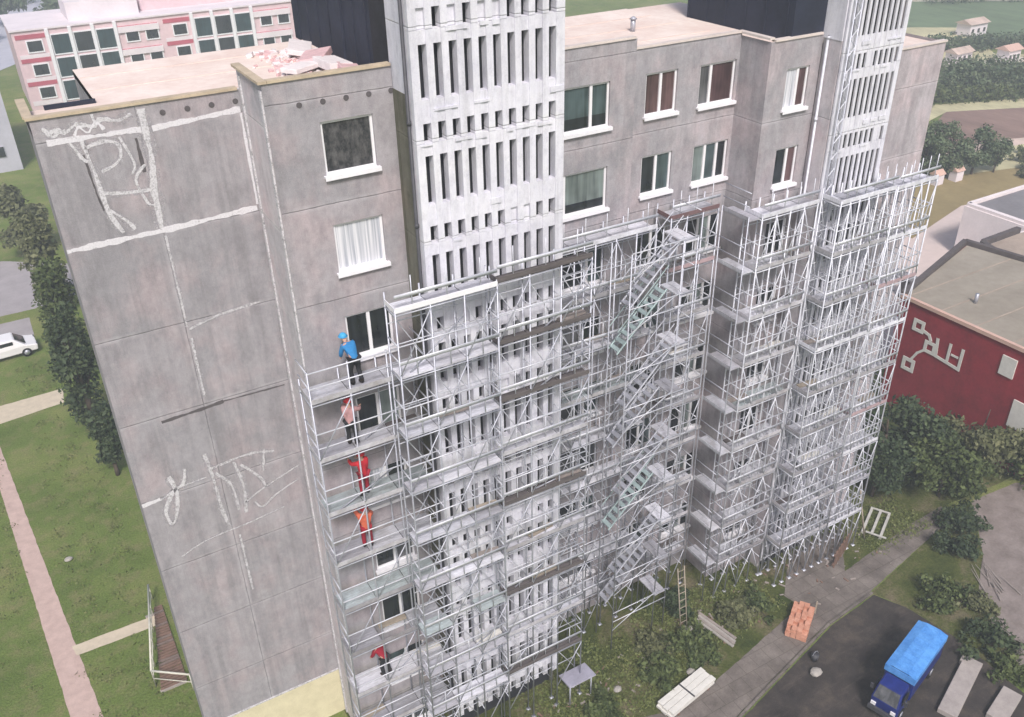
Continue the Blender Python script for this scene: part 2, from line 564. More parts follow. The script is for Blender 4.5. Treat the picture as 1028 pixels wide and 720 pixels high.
# ------------------------------------------------------------------ ground and fields
struct('ground', [(-700, -300), (900, -300), (900, 900), (-700, 900)], 0, 'grass')
z1 = .004
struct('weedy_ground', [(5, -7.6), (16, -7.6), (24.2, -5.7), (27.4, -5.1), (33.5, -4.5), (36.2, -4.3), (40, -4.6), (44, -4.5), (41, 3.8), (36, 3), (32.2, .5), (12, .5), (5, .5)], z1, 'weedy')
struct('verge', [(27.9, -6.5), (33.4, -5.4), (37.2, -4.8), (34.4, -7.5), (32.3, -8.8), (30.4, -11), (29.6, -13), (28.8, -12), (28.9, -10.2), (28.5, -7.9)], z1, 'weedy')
struct('footpath', [(14.0, -6.1), (16.6, -7.0), (16.64, -7.0), (24.06, -5.5), (27.47, -4.98), (32.9, -4.35), (35.6, -4.2), (35.8, -5.1), (33.43, -5.4), (27.84, -6.45), (24.83, -6.75), (18.33, -8.3), (14, -9.4)][0:1] + [(16.64, -7.0), (24.06, -5.5), (27.47, -4.98), (32.9, -4.35), (35.6, -4.2), (35.8, -5.1), (33.43, -5.4), (27.84, -6.45), (24.83, -6.75), (18.33, -8.3), (14.0, -9.6)], 2 * z1, 'paving_grey')
struct('entrance_paving', [(26.6, -2.7), (30.2, -2.6), (27.9, -4.95), (27.84, -6.4), (24.83, -6.5), (24.4, -4.6)], 3 * z1, 'paving_grey')
struct('parking_lot', [(13.5, -10.4), (18.4, -8.5), (24.85, -6.95), (27.9, -6.65), (28.5, -7.9), (28.9, -10.2), (28.6, -16), (13.5, -19)], 2 * z1, 'asphalt')
kb = MB()
for (xa, ya), (xb, yb) in (((14, -9.75), (18.36, -8.4)), ((18.36, -8.4), (24.84, -6.85)), ((24.84, -6.85), (27.88, -6.55))):
    dx, dy = xb - xa, yb - ya
    L = math.hypot(dx, dy)
    kb.obox(((xa + xb) / 2, (ya + yb) / 2, .05), L / 2, .05, .05, math.atan2(dy, dx))
kb.build('kerb', 'paving_grey')['kind'] = 'structure'
struct('bare_dirt', [(37.3, -4.75), (40.5, -5.0), (44, -8), (36, -16), (29.6, -13), (30.4, -11.05), (32.3, -8.8), (34.4, -7.5)], z1, 'dirt')
struct('pink_path', [(-6.64, 36), (-5.63, 21.3), (-4.54, 5.47), (-4.2, 0), (-2.9, 0), (-3.4, 4.8), (-4.4, 16), (-5.4, 27.2), (-6.19, 36)], 2 * z1, 'path_pink')
struct('connecting_path', [(-3.95, 9.2), (-.28, 9.15), (-.39, 8.5), (-3.85, 8.55)], 3 * z1, 'path_pale')
struct('pale_path', [(-12, 31.8), (-5.03, 31.77), (-1.4, 31.9), (-1.6, 30.1), (-5.2, 29.63), (-12, 29.6)], 3 * z1, 'path_pale')
struct('side_road', [(-40, 45), (-4.02, 44.8), (1.5, 44.8), (1.5, 52), (-3.0, 55.4), (-40, 58)], z1, 'road_grey')
struct('parking_strip', [(-40, 43.6), (-2.2, 43.5), (-2.2, 39.0), (-40, 37.8)], 2 * z1, 'road_grey')
# fields to the right, nearest first
struct('yard', [(44, 8), (60, 24), (66, 27), (92, 22), (84, 2), (50, -4)], z1, 'yard_pink')
struct('olive_field', [(62, 19), (63, 24), (75, 27.5), (88, 24), (80, 20.5), (71.5, 21.5)], 2 * z1, 'yard_olive')
struct('pale_field', [(75, 27.5), (80, 30), (89, 30.5), (108, 27), (105, 14), (80, 20.5), (88, 24)], 3 * z1, 'field_yellow')
struct('pink_field', [(74, 30), (86, 34.5), (91, 32.5), (112, 28), (112, 23), (92, 29), (82, 30.5)], 4 * z1, 'field_pink')
struct('brown_field', [(80, 33.5), (95, 41.2), (120, 31), (120, 22), (90.5, 31.3)], 5 * z1, 'field_brown')
struct('yellow_field', [(84, 38), (94, 44.5), (124, 33.5), (120, 30), (95, 41)], 6 * z1, 'field_yellow')
struct('far_field', [(96, 52), (128, 76), (136, 70), (124, 55), (150, 44), (140, 38), (112, 49)], 7 * z1, 'field_yellow')
struct('far_pale_field', [(104, 50.5), (112, 56.5), (126, 52.5), (124, 47)], 8 * z1, 'field_pale')
struct('meadow', [(128, 76), (150, 96), (200, 80), (170, 45), (136, 50)], 6 * z1, 'field_green')
struct('distant_plain', [(140, 95), (190, 220), (420, 200), (380, 60), (190, 60)], 9 * z1, 'field_pale')
struct('distant_town_ground', [(-60, 128), (-60, 330), (60, 330), (18, 150), (2, 128)], 9 * z1, 'pale_block')  # pale sheet with the distance haze put into the ground colour

# ------------------------------------------------------------------ the apartment block
H = 24.29
block = thing('apartment_block', 'tall grey prefab concrete apartment block half wrapped in scaffolding', 'apartment block', (0, 0, 0))


def wall(name, material, x0, x1, y, z0, ztop, holes=(), depth=.16, left_to=None, mat2=None):
    """front face at y with real window openings; left_to = y of the return face to the left neighbour"""
    b = MB()
    xs = sorted({x0, x1} | {h[0] for h in holes} | {h[1] for h in holes})
    zs = sorted({z0, ztop} | {h[2] for h in holes} | {h[3] for h in holes})
    for xa, xb in zip(xs[:-1], xs[1:]):
        for za, zb in zip(zs[:-1], zs[1:]):
            cx, cz = (xa + xb) / 2, (za + zb) / 2
            if any(h[0] < cx < h[1] and h[2] < cz < h[3] for h in holes):
                continue
            b.quad((xa, y, za), (xb, y, za), (xb, y, zb), (xa, y, zb))
    for (a, c, d, e) in holes:
        yb = y + depth
        b.quad((a, y, d), (a, yb, d), (c, yb, d), (c, y, d))
        b.quad((a, y, e), (c, y, e), (c, yb, e), (a, yb, e))
        b.quad((a, y, d), (a, y, e), (a, yb, e), (a, yb, d))
        b.quad((c, y, d), (c, yb, d), (c, yb, e), (c, y, e))
        b.quad((a, yb, d), (c, yb, d), (c, yb, e), (a, yb, e))
    return b.build(name, material, block)


def window(x0, x1, z0, z1, y, splits=(.5,), glass=('glass_dark', 'glass_dark'), rail=None):
    """frame with sub-parts: panes and sill; sits in the opening"""
    t = .07
    f = MB()
    yf = y + .07
    yb = y + .145
    f.box(x0, x0 + t, yf, yb, z0, z1)
    f.box(x1 - t, x1, yf, yb, z0, z1)
    f.box(x0 + t, x1 - t, yf, yb, z1 - t, z1)
    f.box(x0 + t, x1 - t, yf, yb, z0, z0 + t)
    xs = [x0 + t]
    for s in splits:
        xm = x0 + (x1 - x0) * s
        f.box(xm - .05, xm + .05, yf - .01, yb, z0 + t, z1 - t)
        xs += [xm - .05, xm + .05]
    xs.append(x1 - t)
    if rail:
        for k in range(0, len(xs), 2):
            if k // 2 in rail[1]:
                zz = z0 + (z1 - z0) * rail[0]
                f.box(xs[k], xs[k + 1], yf + .005, yb, zz - .03, zz + .03)
    w = f.build('window', 'window_white', block)
    for k in range(0, len(xs), 2):
        g = MB().box(xs[k], xs[k + 1], y + .11, y + .135, z0 + t, z1 - t)
        gm = glass[(k // 2) % len(glass)]
        if isinstance(gm, tuple):       # lower part of the pane different (half-drawn blind)
            zz = z0 + (z1 - z0) * gm[2]
            MB().box(xs[k], xs[k + 1], y + .11, y + .135, z0 + t, zz).build('glass_pane', gm[1], w)
            MB().box(xs[k], xs[k + 1], y + .11, y + .135, zz, z1 - t).build('glass_pane', gm[0], w)
        else:
            g.build('glass_pane', gm, w)
    s = MB().box(x0 - .07, x1 + .07, y - .13, y + .07, z0 - .05, z0 + .012)
    s.box(x0 - .07, x1 + .07, y - .13, y - .11, z0 - .10, z0 - .05)
    s.build('sill', 'sill_tin', w)
    return w


NST = 9
YB = 6.2            # rear of the block
# P0: blind wall -------------------------------------------------
ZY = 2.41
TB = 24.62
wall('blind_wall', 'wall_blank', 0, 5.09, 0, ZY, TB)
MB().quad((0, 0, 0), (5.09, 0, 0), (5.09, 0, ZY), (0, 0, ZY)).build('painted_plinth', 'yellow_render', block)['label'] = 'pale yellow painted ground storey'
MB().box(-.03, 5.09, -.035, 0, ZY - .03, ZY + .03).build('plinth_ledge', 'mortar_grey', block)
# return face (facing left) between blind wall and first bay
MB().quad((5.09, 0, 0), (5.09, -2.13, 0), (5.09, -2.13, 25.19), (5.09, 0, 25.19)).build('return_wall', 'wall_return', block)
pl = MB()
for yy in (-.12, -1.98):
    pl.box(5.045, 5.09, yy - .07, yy + .07, 0, 25.0)
pl.build('edge_strip', 'mortar_grey', block)
# left gable and rear, closing the volume with the rear-left notch
zr_ = 24.33
g = MB()
g.quad((0, 2.0, 0), (0, 0, 0), (0, 0, TB), (0, 2.0, TB))
g.quad((1.75, 2.0, 0), (0, 2.0, 0), (0, 2.0, zr_), (1.75, 2.0, zr_))
g.quad((1.75, YB, 0), (1.75, 2.0, 0), (1.75, 2.0, zr_), (1.75, YB, zr_))
g.quad((31.88, YB, 0), (1.75, YB, 0), (1.75, YB, 22.8), (31.88, YB, 22.8))
g.quad((31.88, -1.38, 0), (31.88, YB, 0), (31.88, YB, 22.8), (31.88, -1.38, 22.8))
g.build('gable_wall', 'wall_blank', block)

# P1: bay with one window per storey -------------------------------
P1W = [(6.42, 7.86, 22.62 - 2.8 * n, 22.62 - 2.8 * n + 1.42) for n in range(NST)]
P1W = [(a, b, c, d) for a, b, c, d in P1W if c > .2]
wall('bay_wall', 'wall_bay', 5.09, 8.48, -2.13, 0, 25.19, P1W)
styles = [((), ('curtain_mottled',), None), ((), ('curtain_white',), None), ((.5,), ('glass_dark', 'glass_dark'), None),
          ((.5,), ('glass_dark', 'glass_green'), None), ((.5,), ('curtain_white', 'glass_dark'), None), ((.5,), ('glass_dark', 'glass_grey'), None),
          ((.5,), ('glass_dark', 'glass_dark'), None), ((.5,), ('glass_teal', 'glass_dark'), None), ((.5,), ('glass_dark', 'glass_dark'), None)]
for w, (s, gl, r) in zip(P1W, styles):
    window(*w, -2.13, s, gl, r)
# W1 ----------------------------------------------------------------
W1W = [(14.75, 16.58, 21.85 - 2.8 * n, 21.85 - 2.8 * n + 1.46) for n in range(8)]
wall('side_wall', 'wall_right', 12.6, 17.57, -.59, 0, 24.51, W1W)
st1 = [((.62,), (('glass_teal', 'glass_dark', .3), ('glass_teal', 'glass_dark', .3)), None), ((.08,), ('glass_dark', ('glass_green', 'glass_dark', .25)), None)] + [((.62,), ('glass_dark', 'glass_teal'), None), ((.5,), ('glass_grey', 'glass_dark'), None)] * 3
for w, (s, gl, r) in zip(W1W, st1):
    window(*w, -.59, s, gl, r)
# W2 ----------------------------------------------------------------
W2W = []
for n in range(8):
    z = 21.82 - 2.8 * n
    W2W += [(18.15, 19.48, z + .03, z + 1.45), (20.45, 22.05, z, z + 1.42)]
wall('recessed_wall', 'wall_right', 17.57, 22.17, -.41, 0, 24.12, W2W)
for i, w in enumerate(W2W):
    if i % 2 == 0:
        window(*w, -.41, (.5,), ('glass_brown', 'glass_brown') if i == 0 else ('glass_dark', 'glass_teal' if i % 4 else 'glass_dark'))
    elif i == 1:
        window(*w, -.41, (.33,), ('glass_grey', 'glass_brown'))
    else:
        window(*w, -.41, (.36, .7), ('glass_green', 'glass_teal', 'glass_dark') if i == 3 else ('glass_dark', 'glass_green', 'glass_dark'))
MB().quad((17.57, -.41, 0), (17.57, -.59, 0), (17.57, -.59, 24.51), (17.57, -.41, 24.51)).build('return_wall', 'wall_return', block)
# W3 ----------------------------------------------------------------
W3W = [(23.05, 24.12, 21.62 - 2.8 * n, 21.62 - 2.8 * n + 1.42) for n in range(8)]
wall('bay_wall', 'wall_right', 22.17, 24.58, -1.83, 0, 24.02, W3W)
MB().quad((22.17, -.41, 0), (22.17, -1.83, 0), (22.17, -1.83, 24.02), (22.17, -.41, 24.02)).build('return_wall', 'wall_right', block)
for i, w in enumerate(W3W):
    window(*w, -1.83, (.55,), ('curtain_white' if i == 0 else 'glass_dark', 'glass_brown' if i < 2 else 'glass_dark'))
# W4 ----------------------------------------------------------------
wall('end_wall', 'wall_pinkish', 26.9, 31.88, -1.38, 0, 22.8)

# roof decks, copings -----------------------------------------------
r = MB()
zr = 24.35
r.prism([(0, 0.02), (1.75, 0.02), (1.75, 2.0), (0, 2.0)], zr - .2, zr)
r.prism([(1.75, .02), (5.12, .02), (5.12, -2.1), (8.9, -2.1), (8.9, YB), (1.75, YB)], zr - .2, zr)
r.prism([(12.6, -.57), (17.57, -.57), (17.57, -.4), (22.17, -.4), (22.17, YB), (12.6, YB)], 23.75, 23.93)
r.prism([(22.2, -1.8), (24.9, -1.8), (24.9, YB), (22.2, YB)], 23.7, 23.9)
r.prism([(26.9, -1.36), (31.86, -1.36), (31.86, YB - .02), (26.9, YB - .02)], 22.5, 22.7)
r.build('roof', 'roof_felt', block)
def coping(b, p, q, z, w=.22, h=.07):
    dx, dy = q[0] - p[0], q[1] - p[1]
    L = math.hypot(dx, dy)
    b.obox(((p[0] + q[0]) / 2, (p[1] + q[1]) / 2, z), L / 2, w / 2, h / 2, math.atan2(dy, dx))


for p, q, z, m in (((-.08, .06), (5.0, .06), TB + .03, 'parapet_tin'), ((5.1, .16), (5.1, -2.18), 25.22, 'parapet_tin'), ((5.22, -2.07), (8.46, -2.07), 25.22, 'parapet_tin'),
                   ((-.0, .18), (-.0, 2.02), TB + .03, 'parapet_tin'), ((12.6, -.53), (17.5, -.53), 24.54, 'parapet_light'), ((17.55, -.35), (22.1, -.35), 24.15, 'parapet_light'),
                   ((22.2, -.26), (22.2, -1.82), 24.13, 'parapet_light'), ((22.32, -1.77), (24.5, -1.77), 24.05, 'parapet_light'), ((26.9, -1.32), (31.9, -1.32), 22.83, 'parapet_light')):
    b = MB()
    coping(b, p, q, z)
    b.build('roof_coping', m, block)
for q in ((.0, 5.09, .01, .16, zr, TB),
          (5.1, 8.48, -2.12, -1.97, zr, 25.19),
          (5.1, 5.25, -1.97, .16, zr, 25.19),
          (12.6, 17.57, -.58, -.43, 23.93, 24.51),
          (17.57, 22.17, -.4, -.25, 23.93, 24.12)):      # inner upstands behind the copings
    MB().box(*q).build('parapet', 'wall_return', block)
hb = MB().box(.5, 1.75, 1.84, 1.97, zr, zr + .10)
hb.build('upstand_shade', 'navy_bitumen_shade', block)  # dark bar stands in for the shade along the notch's rear parapet
# small round attic vents
for x, y, z in [(3.05 + .62 * k, 0, 24.33) for k in range(4)] + [(5.95 + .62 * k, -2.13, 24.55) for k in range(5)]:
    MB().bar((x, y - .012, z), (x, y + .02, z), .075, 10).build('attic_vent', 'crack_dark', block)

# roof furniture: vent stacks, aerial, felt laps
for x, y, z in ((15.4, 3.0, 23.93), (17.6, 4.2, 23.93), (19.8, 2.6, 23.93)):
    v_ = MB().bar((x, y, z), (x, y, z + .42), .09, 10)
    v_.bar((x, y, z + .42), (x, y, z + .50), .15, 10, .05)
    v_.build('vent_stack', 'galv', block, True)
for x0_, x1_, ys, z in ((1.8, 8.8, (1.3, 3.2, 4.9), zr), (12.7, 22.1, (1.1, 2.9, 4.5), 23.93)):
    for yy in ys:
        MB().box(x0_, x1_, yy + random.uniform(-.03, .03), yy + .07, z, z + .012).build('felt_lap', 'roof_lap', block)
# stair towers --------------------------------------------------------


def stair_tower(x0, x1, yf, yback, n0, n1, ztall, nsl, material, fill, dp=.28):
    pitch = (x1 - x0 - .30) / nsl
    sw = pitch * (.60 if dp < .1 else .54)
    xa = x0 + .22
    for n in range(n0, n1):
        zt = ztall - 2.8 * n
        b = MB()
        lo, hi = zt - 2.45 + .006, zt + .35 - .006
        lo = max(lo, .3)
        # fins
        edges = [x0] + [xa + pitch * k for k in range(nsl)]
        for k in range(nsl + 1):
            fx0 = x0 if k == 0 else xa + pitch * (k - 1) + sw
            fx1 = xa + pitch * k if k < nsl else x1
            b.box(fx0, fx1, yf, yf + dp, lo, hi)
        for k in range(nsl):
            sx0 = xa + pitch * k
            for (za, zb) in ((zt, hi), (zt - 1.95, zt - 1.35)):
                if zb > .35:
                    b.box(sx0, sx0 + sw, yf + min(.025, dp * .3), yf + dp - min(.02, dp * .2), max(za, lo), zb)
            if random.random() < fill:
                b.box(sx0, sx0 + sw, yf + dp * .35, yf + dp - min(.03, dp * .3), max(zt - 2.45 + .006, lo), zt - 1.95)
        # rough lips of mortar along the bands
        for zb in (zt + .30, zt - 1.62):
            if zb > .5:
                x = x0 + .1
                while x < x1 - .3:
                    L = random.uniform(.15, .7)
                    if random.random() < .35:
                        b.box(x, min(x + L, x1 - .02), yf - .022, yf, zb - random.uniform(.02, .09), zb + random.uniform(.02, .09))
                    x += L + .1
        b.build('louvre_screen', material, block)
    MB().box(x0 + .2, x1 - .05, yf + dp + .12, yback, .0, 28.6).build('stairwell_core', 'slit_shade', block)  # near-black core: the stairwell's inner shade is put into its colour


stair_tower(8.48, 12.98, -3.41, -.5, -1, 9, 25.87, 10, 'screen_white', .10)
stair_tower(24.62, 27.62, -2.73, -1.0, -1, 9, 25.35, 10, 'screen_grey', .08, .07)
b = MB().box(8.48, 8.66, -3.128, -2.13, 0, 24.6)
b.build('tower_flank', 'moss_concrete', block)['label'] = 'dark mossy stained flank of stair tower'
MB().box(8.50, 8.66, -3.128, -2.0, 24.6, 28.9).build('tower_flank', 'screen_white', block)
MB().box(24.60, 24.75, -2.618, -1.83, 0, 23.9).build('tower_flank', 'wall_return', block)
MB().box(24.58, 24.75, -2.618, -.9, 23.9, 28.6).build('tower_flank', 'screen_white', block)
MB().box(12.80, 12.97, -3.065, -.5, 0, 28.9).build('tower_flank', 'moss_concrete', block)
MB().box(27.45, 27.6, -2.6, -1.0, 0, 28.6).build('tower_flank', 'wall_return', block)
# machine rooms over the roof
mr = MB().box(8.9, 12.75, -1.99, 6.9, 24.3, 28.8)
mr.box(8.8, 12.85, -2.0, 7.0, 28.8, 29.0)
for q in range(9):
    mr.box(8.87, 8.9, -1.7 + q, -1.62 + q, 24.4, 28.7)
mr.box(8.84, 8.9, 2.2, 3.1, 24.45, 26.4)
mr.build('machine_room', 'navy_bitumen_shade', block)
mr = MB().box(23.1, 26.9, -1.78, 3.6, 23.85, 28.5)
mr.box(23.0, 27.0, -1.8, 3.7, 28.5, 28.7)
for q in range(6):
    mr.box(23.07, 23.1, -1.5 + q, -1.42 + q, 23.95, 28.4)
mr.build('machine_room', 'navy_bitumen_shade', block)
# drain pipes beside the towers
for x, y, zt in ((8.40, -3.2, 28.6), (13.08, -.75, 24.5), (24.5, -2.1, 24.0), (27.72, -1.5, 22.6)):
    d = MB().bar((x, y, 0.1), (x, y, zt), .05, 8)
    for k in range(9):
        d.bar((x, y, 1.5 + 2.8 * k), (x, y, 1.6 + 2.8 * k), .068, 8)
    d.build('drain_pipe', 'drain_black' if x < 10 else 'galv_light', block, smooth=True)


# fresh mortar on the blind wall: seams and scrawled strokes (raised bands)
def stroke(pts, w, material, name='mortar_seam', y=0.0, jit=.012, th=.02, faint=False):
    """a raised band with ragged edges following (x, z) points on the wall plane y"""
    b = MB()
    P = []
    n_ = len(pts)
    if name == 'mortar_stroke' and n_ > 2:          # hand-drawn strokes: rounded turns
        Q = []
        for k in range(n_ - 1):
            p0, p1, p2, p3 = (Vector(pts[max(0, min(n_ - 1, k + q))]) for q in (-1, 0, 1, 2))
            for t in (0, .2, .4, .6, .8):
                Q.append(tuple(.5 * (2 * p1 + (p2 - p0) * t + (2 * p0 - 5 * p1 + 4 * p2 - p3) * t * t + (3 * p1 - p0 - 3 * p2 + p3) * t ** 3)))
        pts = Q + [tuple(pts[-1])]
    for (xa, za), (xb, zb) in zip(pts[:-1], pts[1:]):
        L = math.hypot(xb - xa, zb - za)
        n = max(1, int(L / .09))
        for k in range(n):
            P.append((xa + (xb - xa) * k / n, za + (zb - za) * k / n))
    P.append(pts[-1])
    jit = max(jit * .6, w * .10)
    ph = random.uniform(0, 9)
    th = th * .3
    if material in ('mortar_grey', 'mortar_dull') and not faint:
        stroke(pts, w * 2.3, 'mortar_faint', 'mortar_smear', y, w * .4, .003 + th * .1, True)
    N = len(P)
    top, bot = [], []
    for i, (x, z) in enumerate(P):
        xa, za = P[max(0, i - 1)]
        xb, zb = P[min(N - 1, i + 1)]
        L = math.hypot(xb - xa, zb - za) or 1
        nx, nz = -(zb - za) / L, (xb - xa) / L
        sw_ = 1 + .22 * math.sin(i * .31 + ph) + .15 * math.sin(i * .83 + ph * 2)
        a = w / 2 * sw_ + random.uniform(-jit, jit)
        c = w / 2 * sw_ + random.uniform(-jit, jit)
        top.append((x + nx * a, z + nz * a))
        bot.append((x - nx * c, z - nz * c))
    yo = y - th
    for i in range(N - 1):
        t0, t1, b0, b1 = top[i], top[i + 1], bot[i], bot[i + 1]
        b.quad((b0[0], yo, b0[1]), (b1[0], yo, b1[1]), (t1[0], yo, t1[1]), (t0[0], yo, t0[1]))
        b.quad((t0[0], yo, t0[1]), (t1[0], yo, t1[1]), (t1[0], y, t1[1]), (t0[0], y, t0[1]))
        b.quad((b0[0], y, b0[1]), (b1[0], y, b1[1]), (b1[0], yo, b1[1]), (b0[0], yo, b0[1]))
    for i in (0, N - 1):
        t0, b0 = top[i], bot[i]
        b.quad((b0[0], yo, b0[1]), (t0[0], yo, t0[1]), (t0[0], y, t0[1]), (b0[0], y, b0[1]))
    return b.build(name, material, block)


stroke([(-.0, 21.22), (2.3, 21.25), (5.0, 21.35)], .14, 'mortar_white', th=.022)
stroke([(2.72, 23.98), (5.0, 24.10)], .13, 'mortar_white', th=.021)
stroke([(.25, 24.02), (2.45, 24.0)], .12, 'mortar_white', th=.020)
stroke([(2.55, 24.5), (2.55, 23.2), (2.42, 22.4), (2.40, 21.33)], .15, 'mortar_grey', th=.024)
stroke([(5.0, 24.0), (5.03, 21.45)], .07, 'mortar_white', th=.018)
for pts, w in (([(1.02, 23.95), (1.12, 23.2), (1.18, 22.4), (1.25, 21.9), (1.45, 21.42)], .10), ([(1.25, 22.1), (1.6, 21.7), (1.75, 21.45)], .08),
               ([(1.05, 23.75), (1.5, 23.85), (1.85, 23.7), (1.75, 23.3), (1.3, 23.1)], .08), ([(1.2, 22.55), (1.8, 22.45), (2.35, 22.42)], .07),
               ([(2.35, 23.1), (2.05, 22.75), (2.2, 22.1), (2.35, 22.0)], .06), ([(.75, 23.95), (.95, 23.5), (1.1, 23.4)], .07),
               ([(1.9, 23.9), (2.1, 23.2), (2.0, 22.9)], .05)):
    stroke(pts, w, 'mortar_grey', 'mortar_stroke', th=.014 + .001 * len(pts))
stroke([(.98, 23.6), (1.05, 22.6), (1.12, 22.1)], .05, 'crack_dark', 'open_joint', th=.006)
stroke([(2.28, 23.8), (2.3, 22.9)], .09, 'crack_dark', 'open_joint', th=.006)
stroke([(.3, 24.2), (.5, 24.3), (.75, 24.22), (1.0, 24.36), (1.35, 24.25), (1.6, 24.4), (1.95, 24.3), (2.3, 24.42)], .09, 'mortar_grey', 'mortar_stroke', jit=.04, th=.012)
stroke([(.9, 24.1), (1.05, 24.3), (1.2, 24.12), (1.45, 24.33), (1.6, 24.14)], .06, 'mortar_white', 'mortar_stroke', jit=.03, th=.016)
stroke([(.25, 24.4), (.4, 24.16), (.6, 24.3)], .07, 'mortar_grey', 'mortar_stroke', jit=.03, th=.017)
stroke([(1.4, 24.55), (1.42, 24.3)], .05, 'mortar_grey', 'mortar_stroke', jit=.02, th=.018)
# long open crack and pale seam patches lower down
stroke([(1.15, 15.45), (2.4, 15.5), (3.0, 15.55)], .10, 'crack_dark', 'open_joint', th=.005)
stroke([(3.0, 15.55), (4.9, 15.5)], .05, 'crack_dark', 'open_joint', th=.006)
stroke([(2.5, 18.2), (3.4, 18.42), (4.6, 18.5)], .06, 'mortar_dull', th=.012)
stroke([(2.45, 21.1), (2.46, 18.3)], .05, 'mortar_dull', th=.012)
stroke([(2.5, 17.9), (2.5, 15.9)], .06, 'mortar_dull', th=.012)
stroke([(-.0, 12.75), (.55, 12.8)], .11, 'mortar_white', th=.02)
stroke([(.55, 12.75), (1.1, 13.0), (2.0, 13.05)], .05, 'mortar_dull', th=.013)
stroke([(.95, 13.5), (1.05, 12.8), (.88, 12.0), (.68, 11.75), (.62, 12.3), (.95, 12.9), (1.3, 13.1), (1.45, 13.6)], .10, 'mortar_grey', 'mortar_stroke', th=.017)
for pts, w in (([(2.1, 13.9), (2.2, 12.9), (2.25, 11.6), (2.35, 10.9)], .09), ([(2.3, 13.1), (2.7, 12.4), (2.75, 11.4)], .08), ([(2.2, 13.3), (3.4, 13.4), (4.2, 13.2)], .07),
               ([(2.9, 13.3), (3.05, 12.2), (2.95, 11.2)], .09), ([(3.1, 13.1), (3.6, 12.4), (3.75, 11.9)], .07), ([(3.9, 13.4), (3.75, 12.6)], .06),
               ([(3.0, 11.6), (3.6, 11.9), (4.9, 12.35)], .05), ([(3.3, 11.5), (3.5, 11.2), (4.0, 11.5), (4.8, 11.8)], .05), ([(.7, 10.35), (1.6, 10.65), (3.0, 10.75), (4.2, 10.9)], .04)):
    stroke(pts, w, 'mortar_dull', 'mortar_stroke', th=.012 + .0013 * len(pts))
stroke([(2.6, 10.4), (2.62, 7.9)], .06, 'mortar_dull', th=.012)

# ------------------------------------------------------------------ scaffolding
LIFT = 2.03


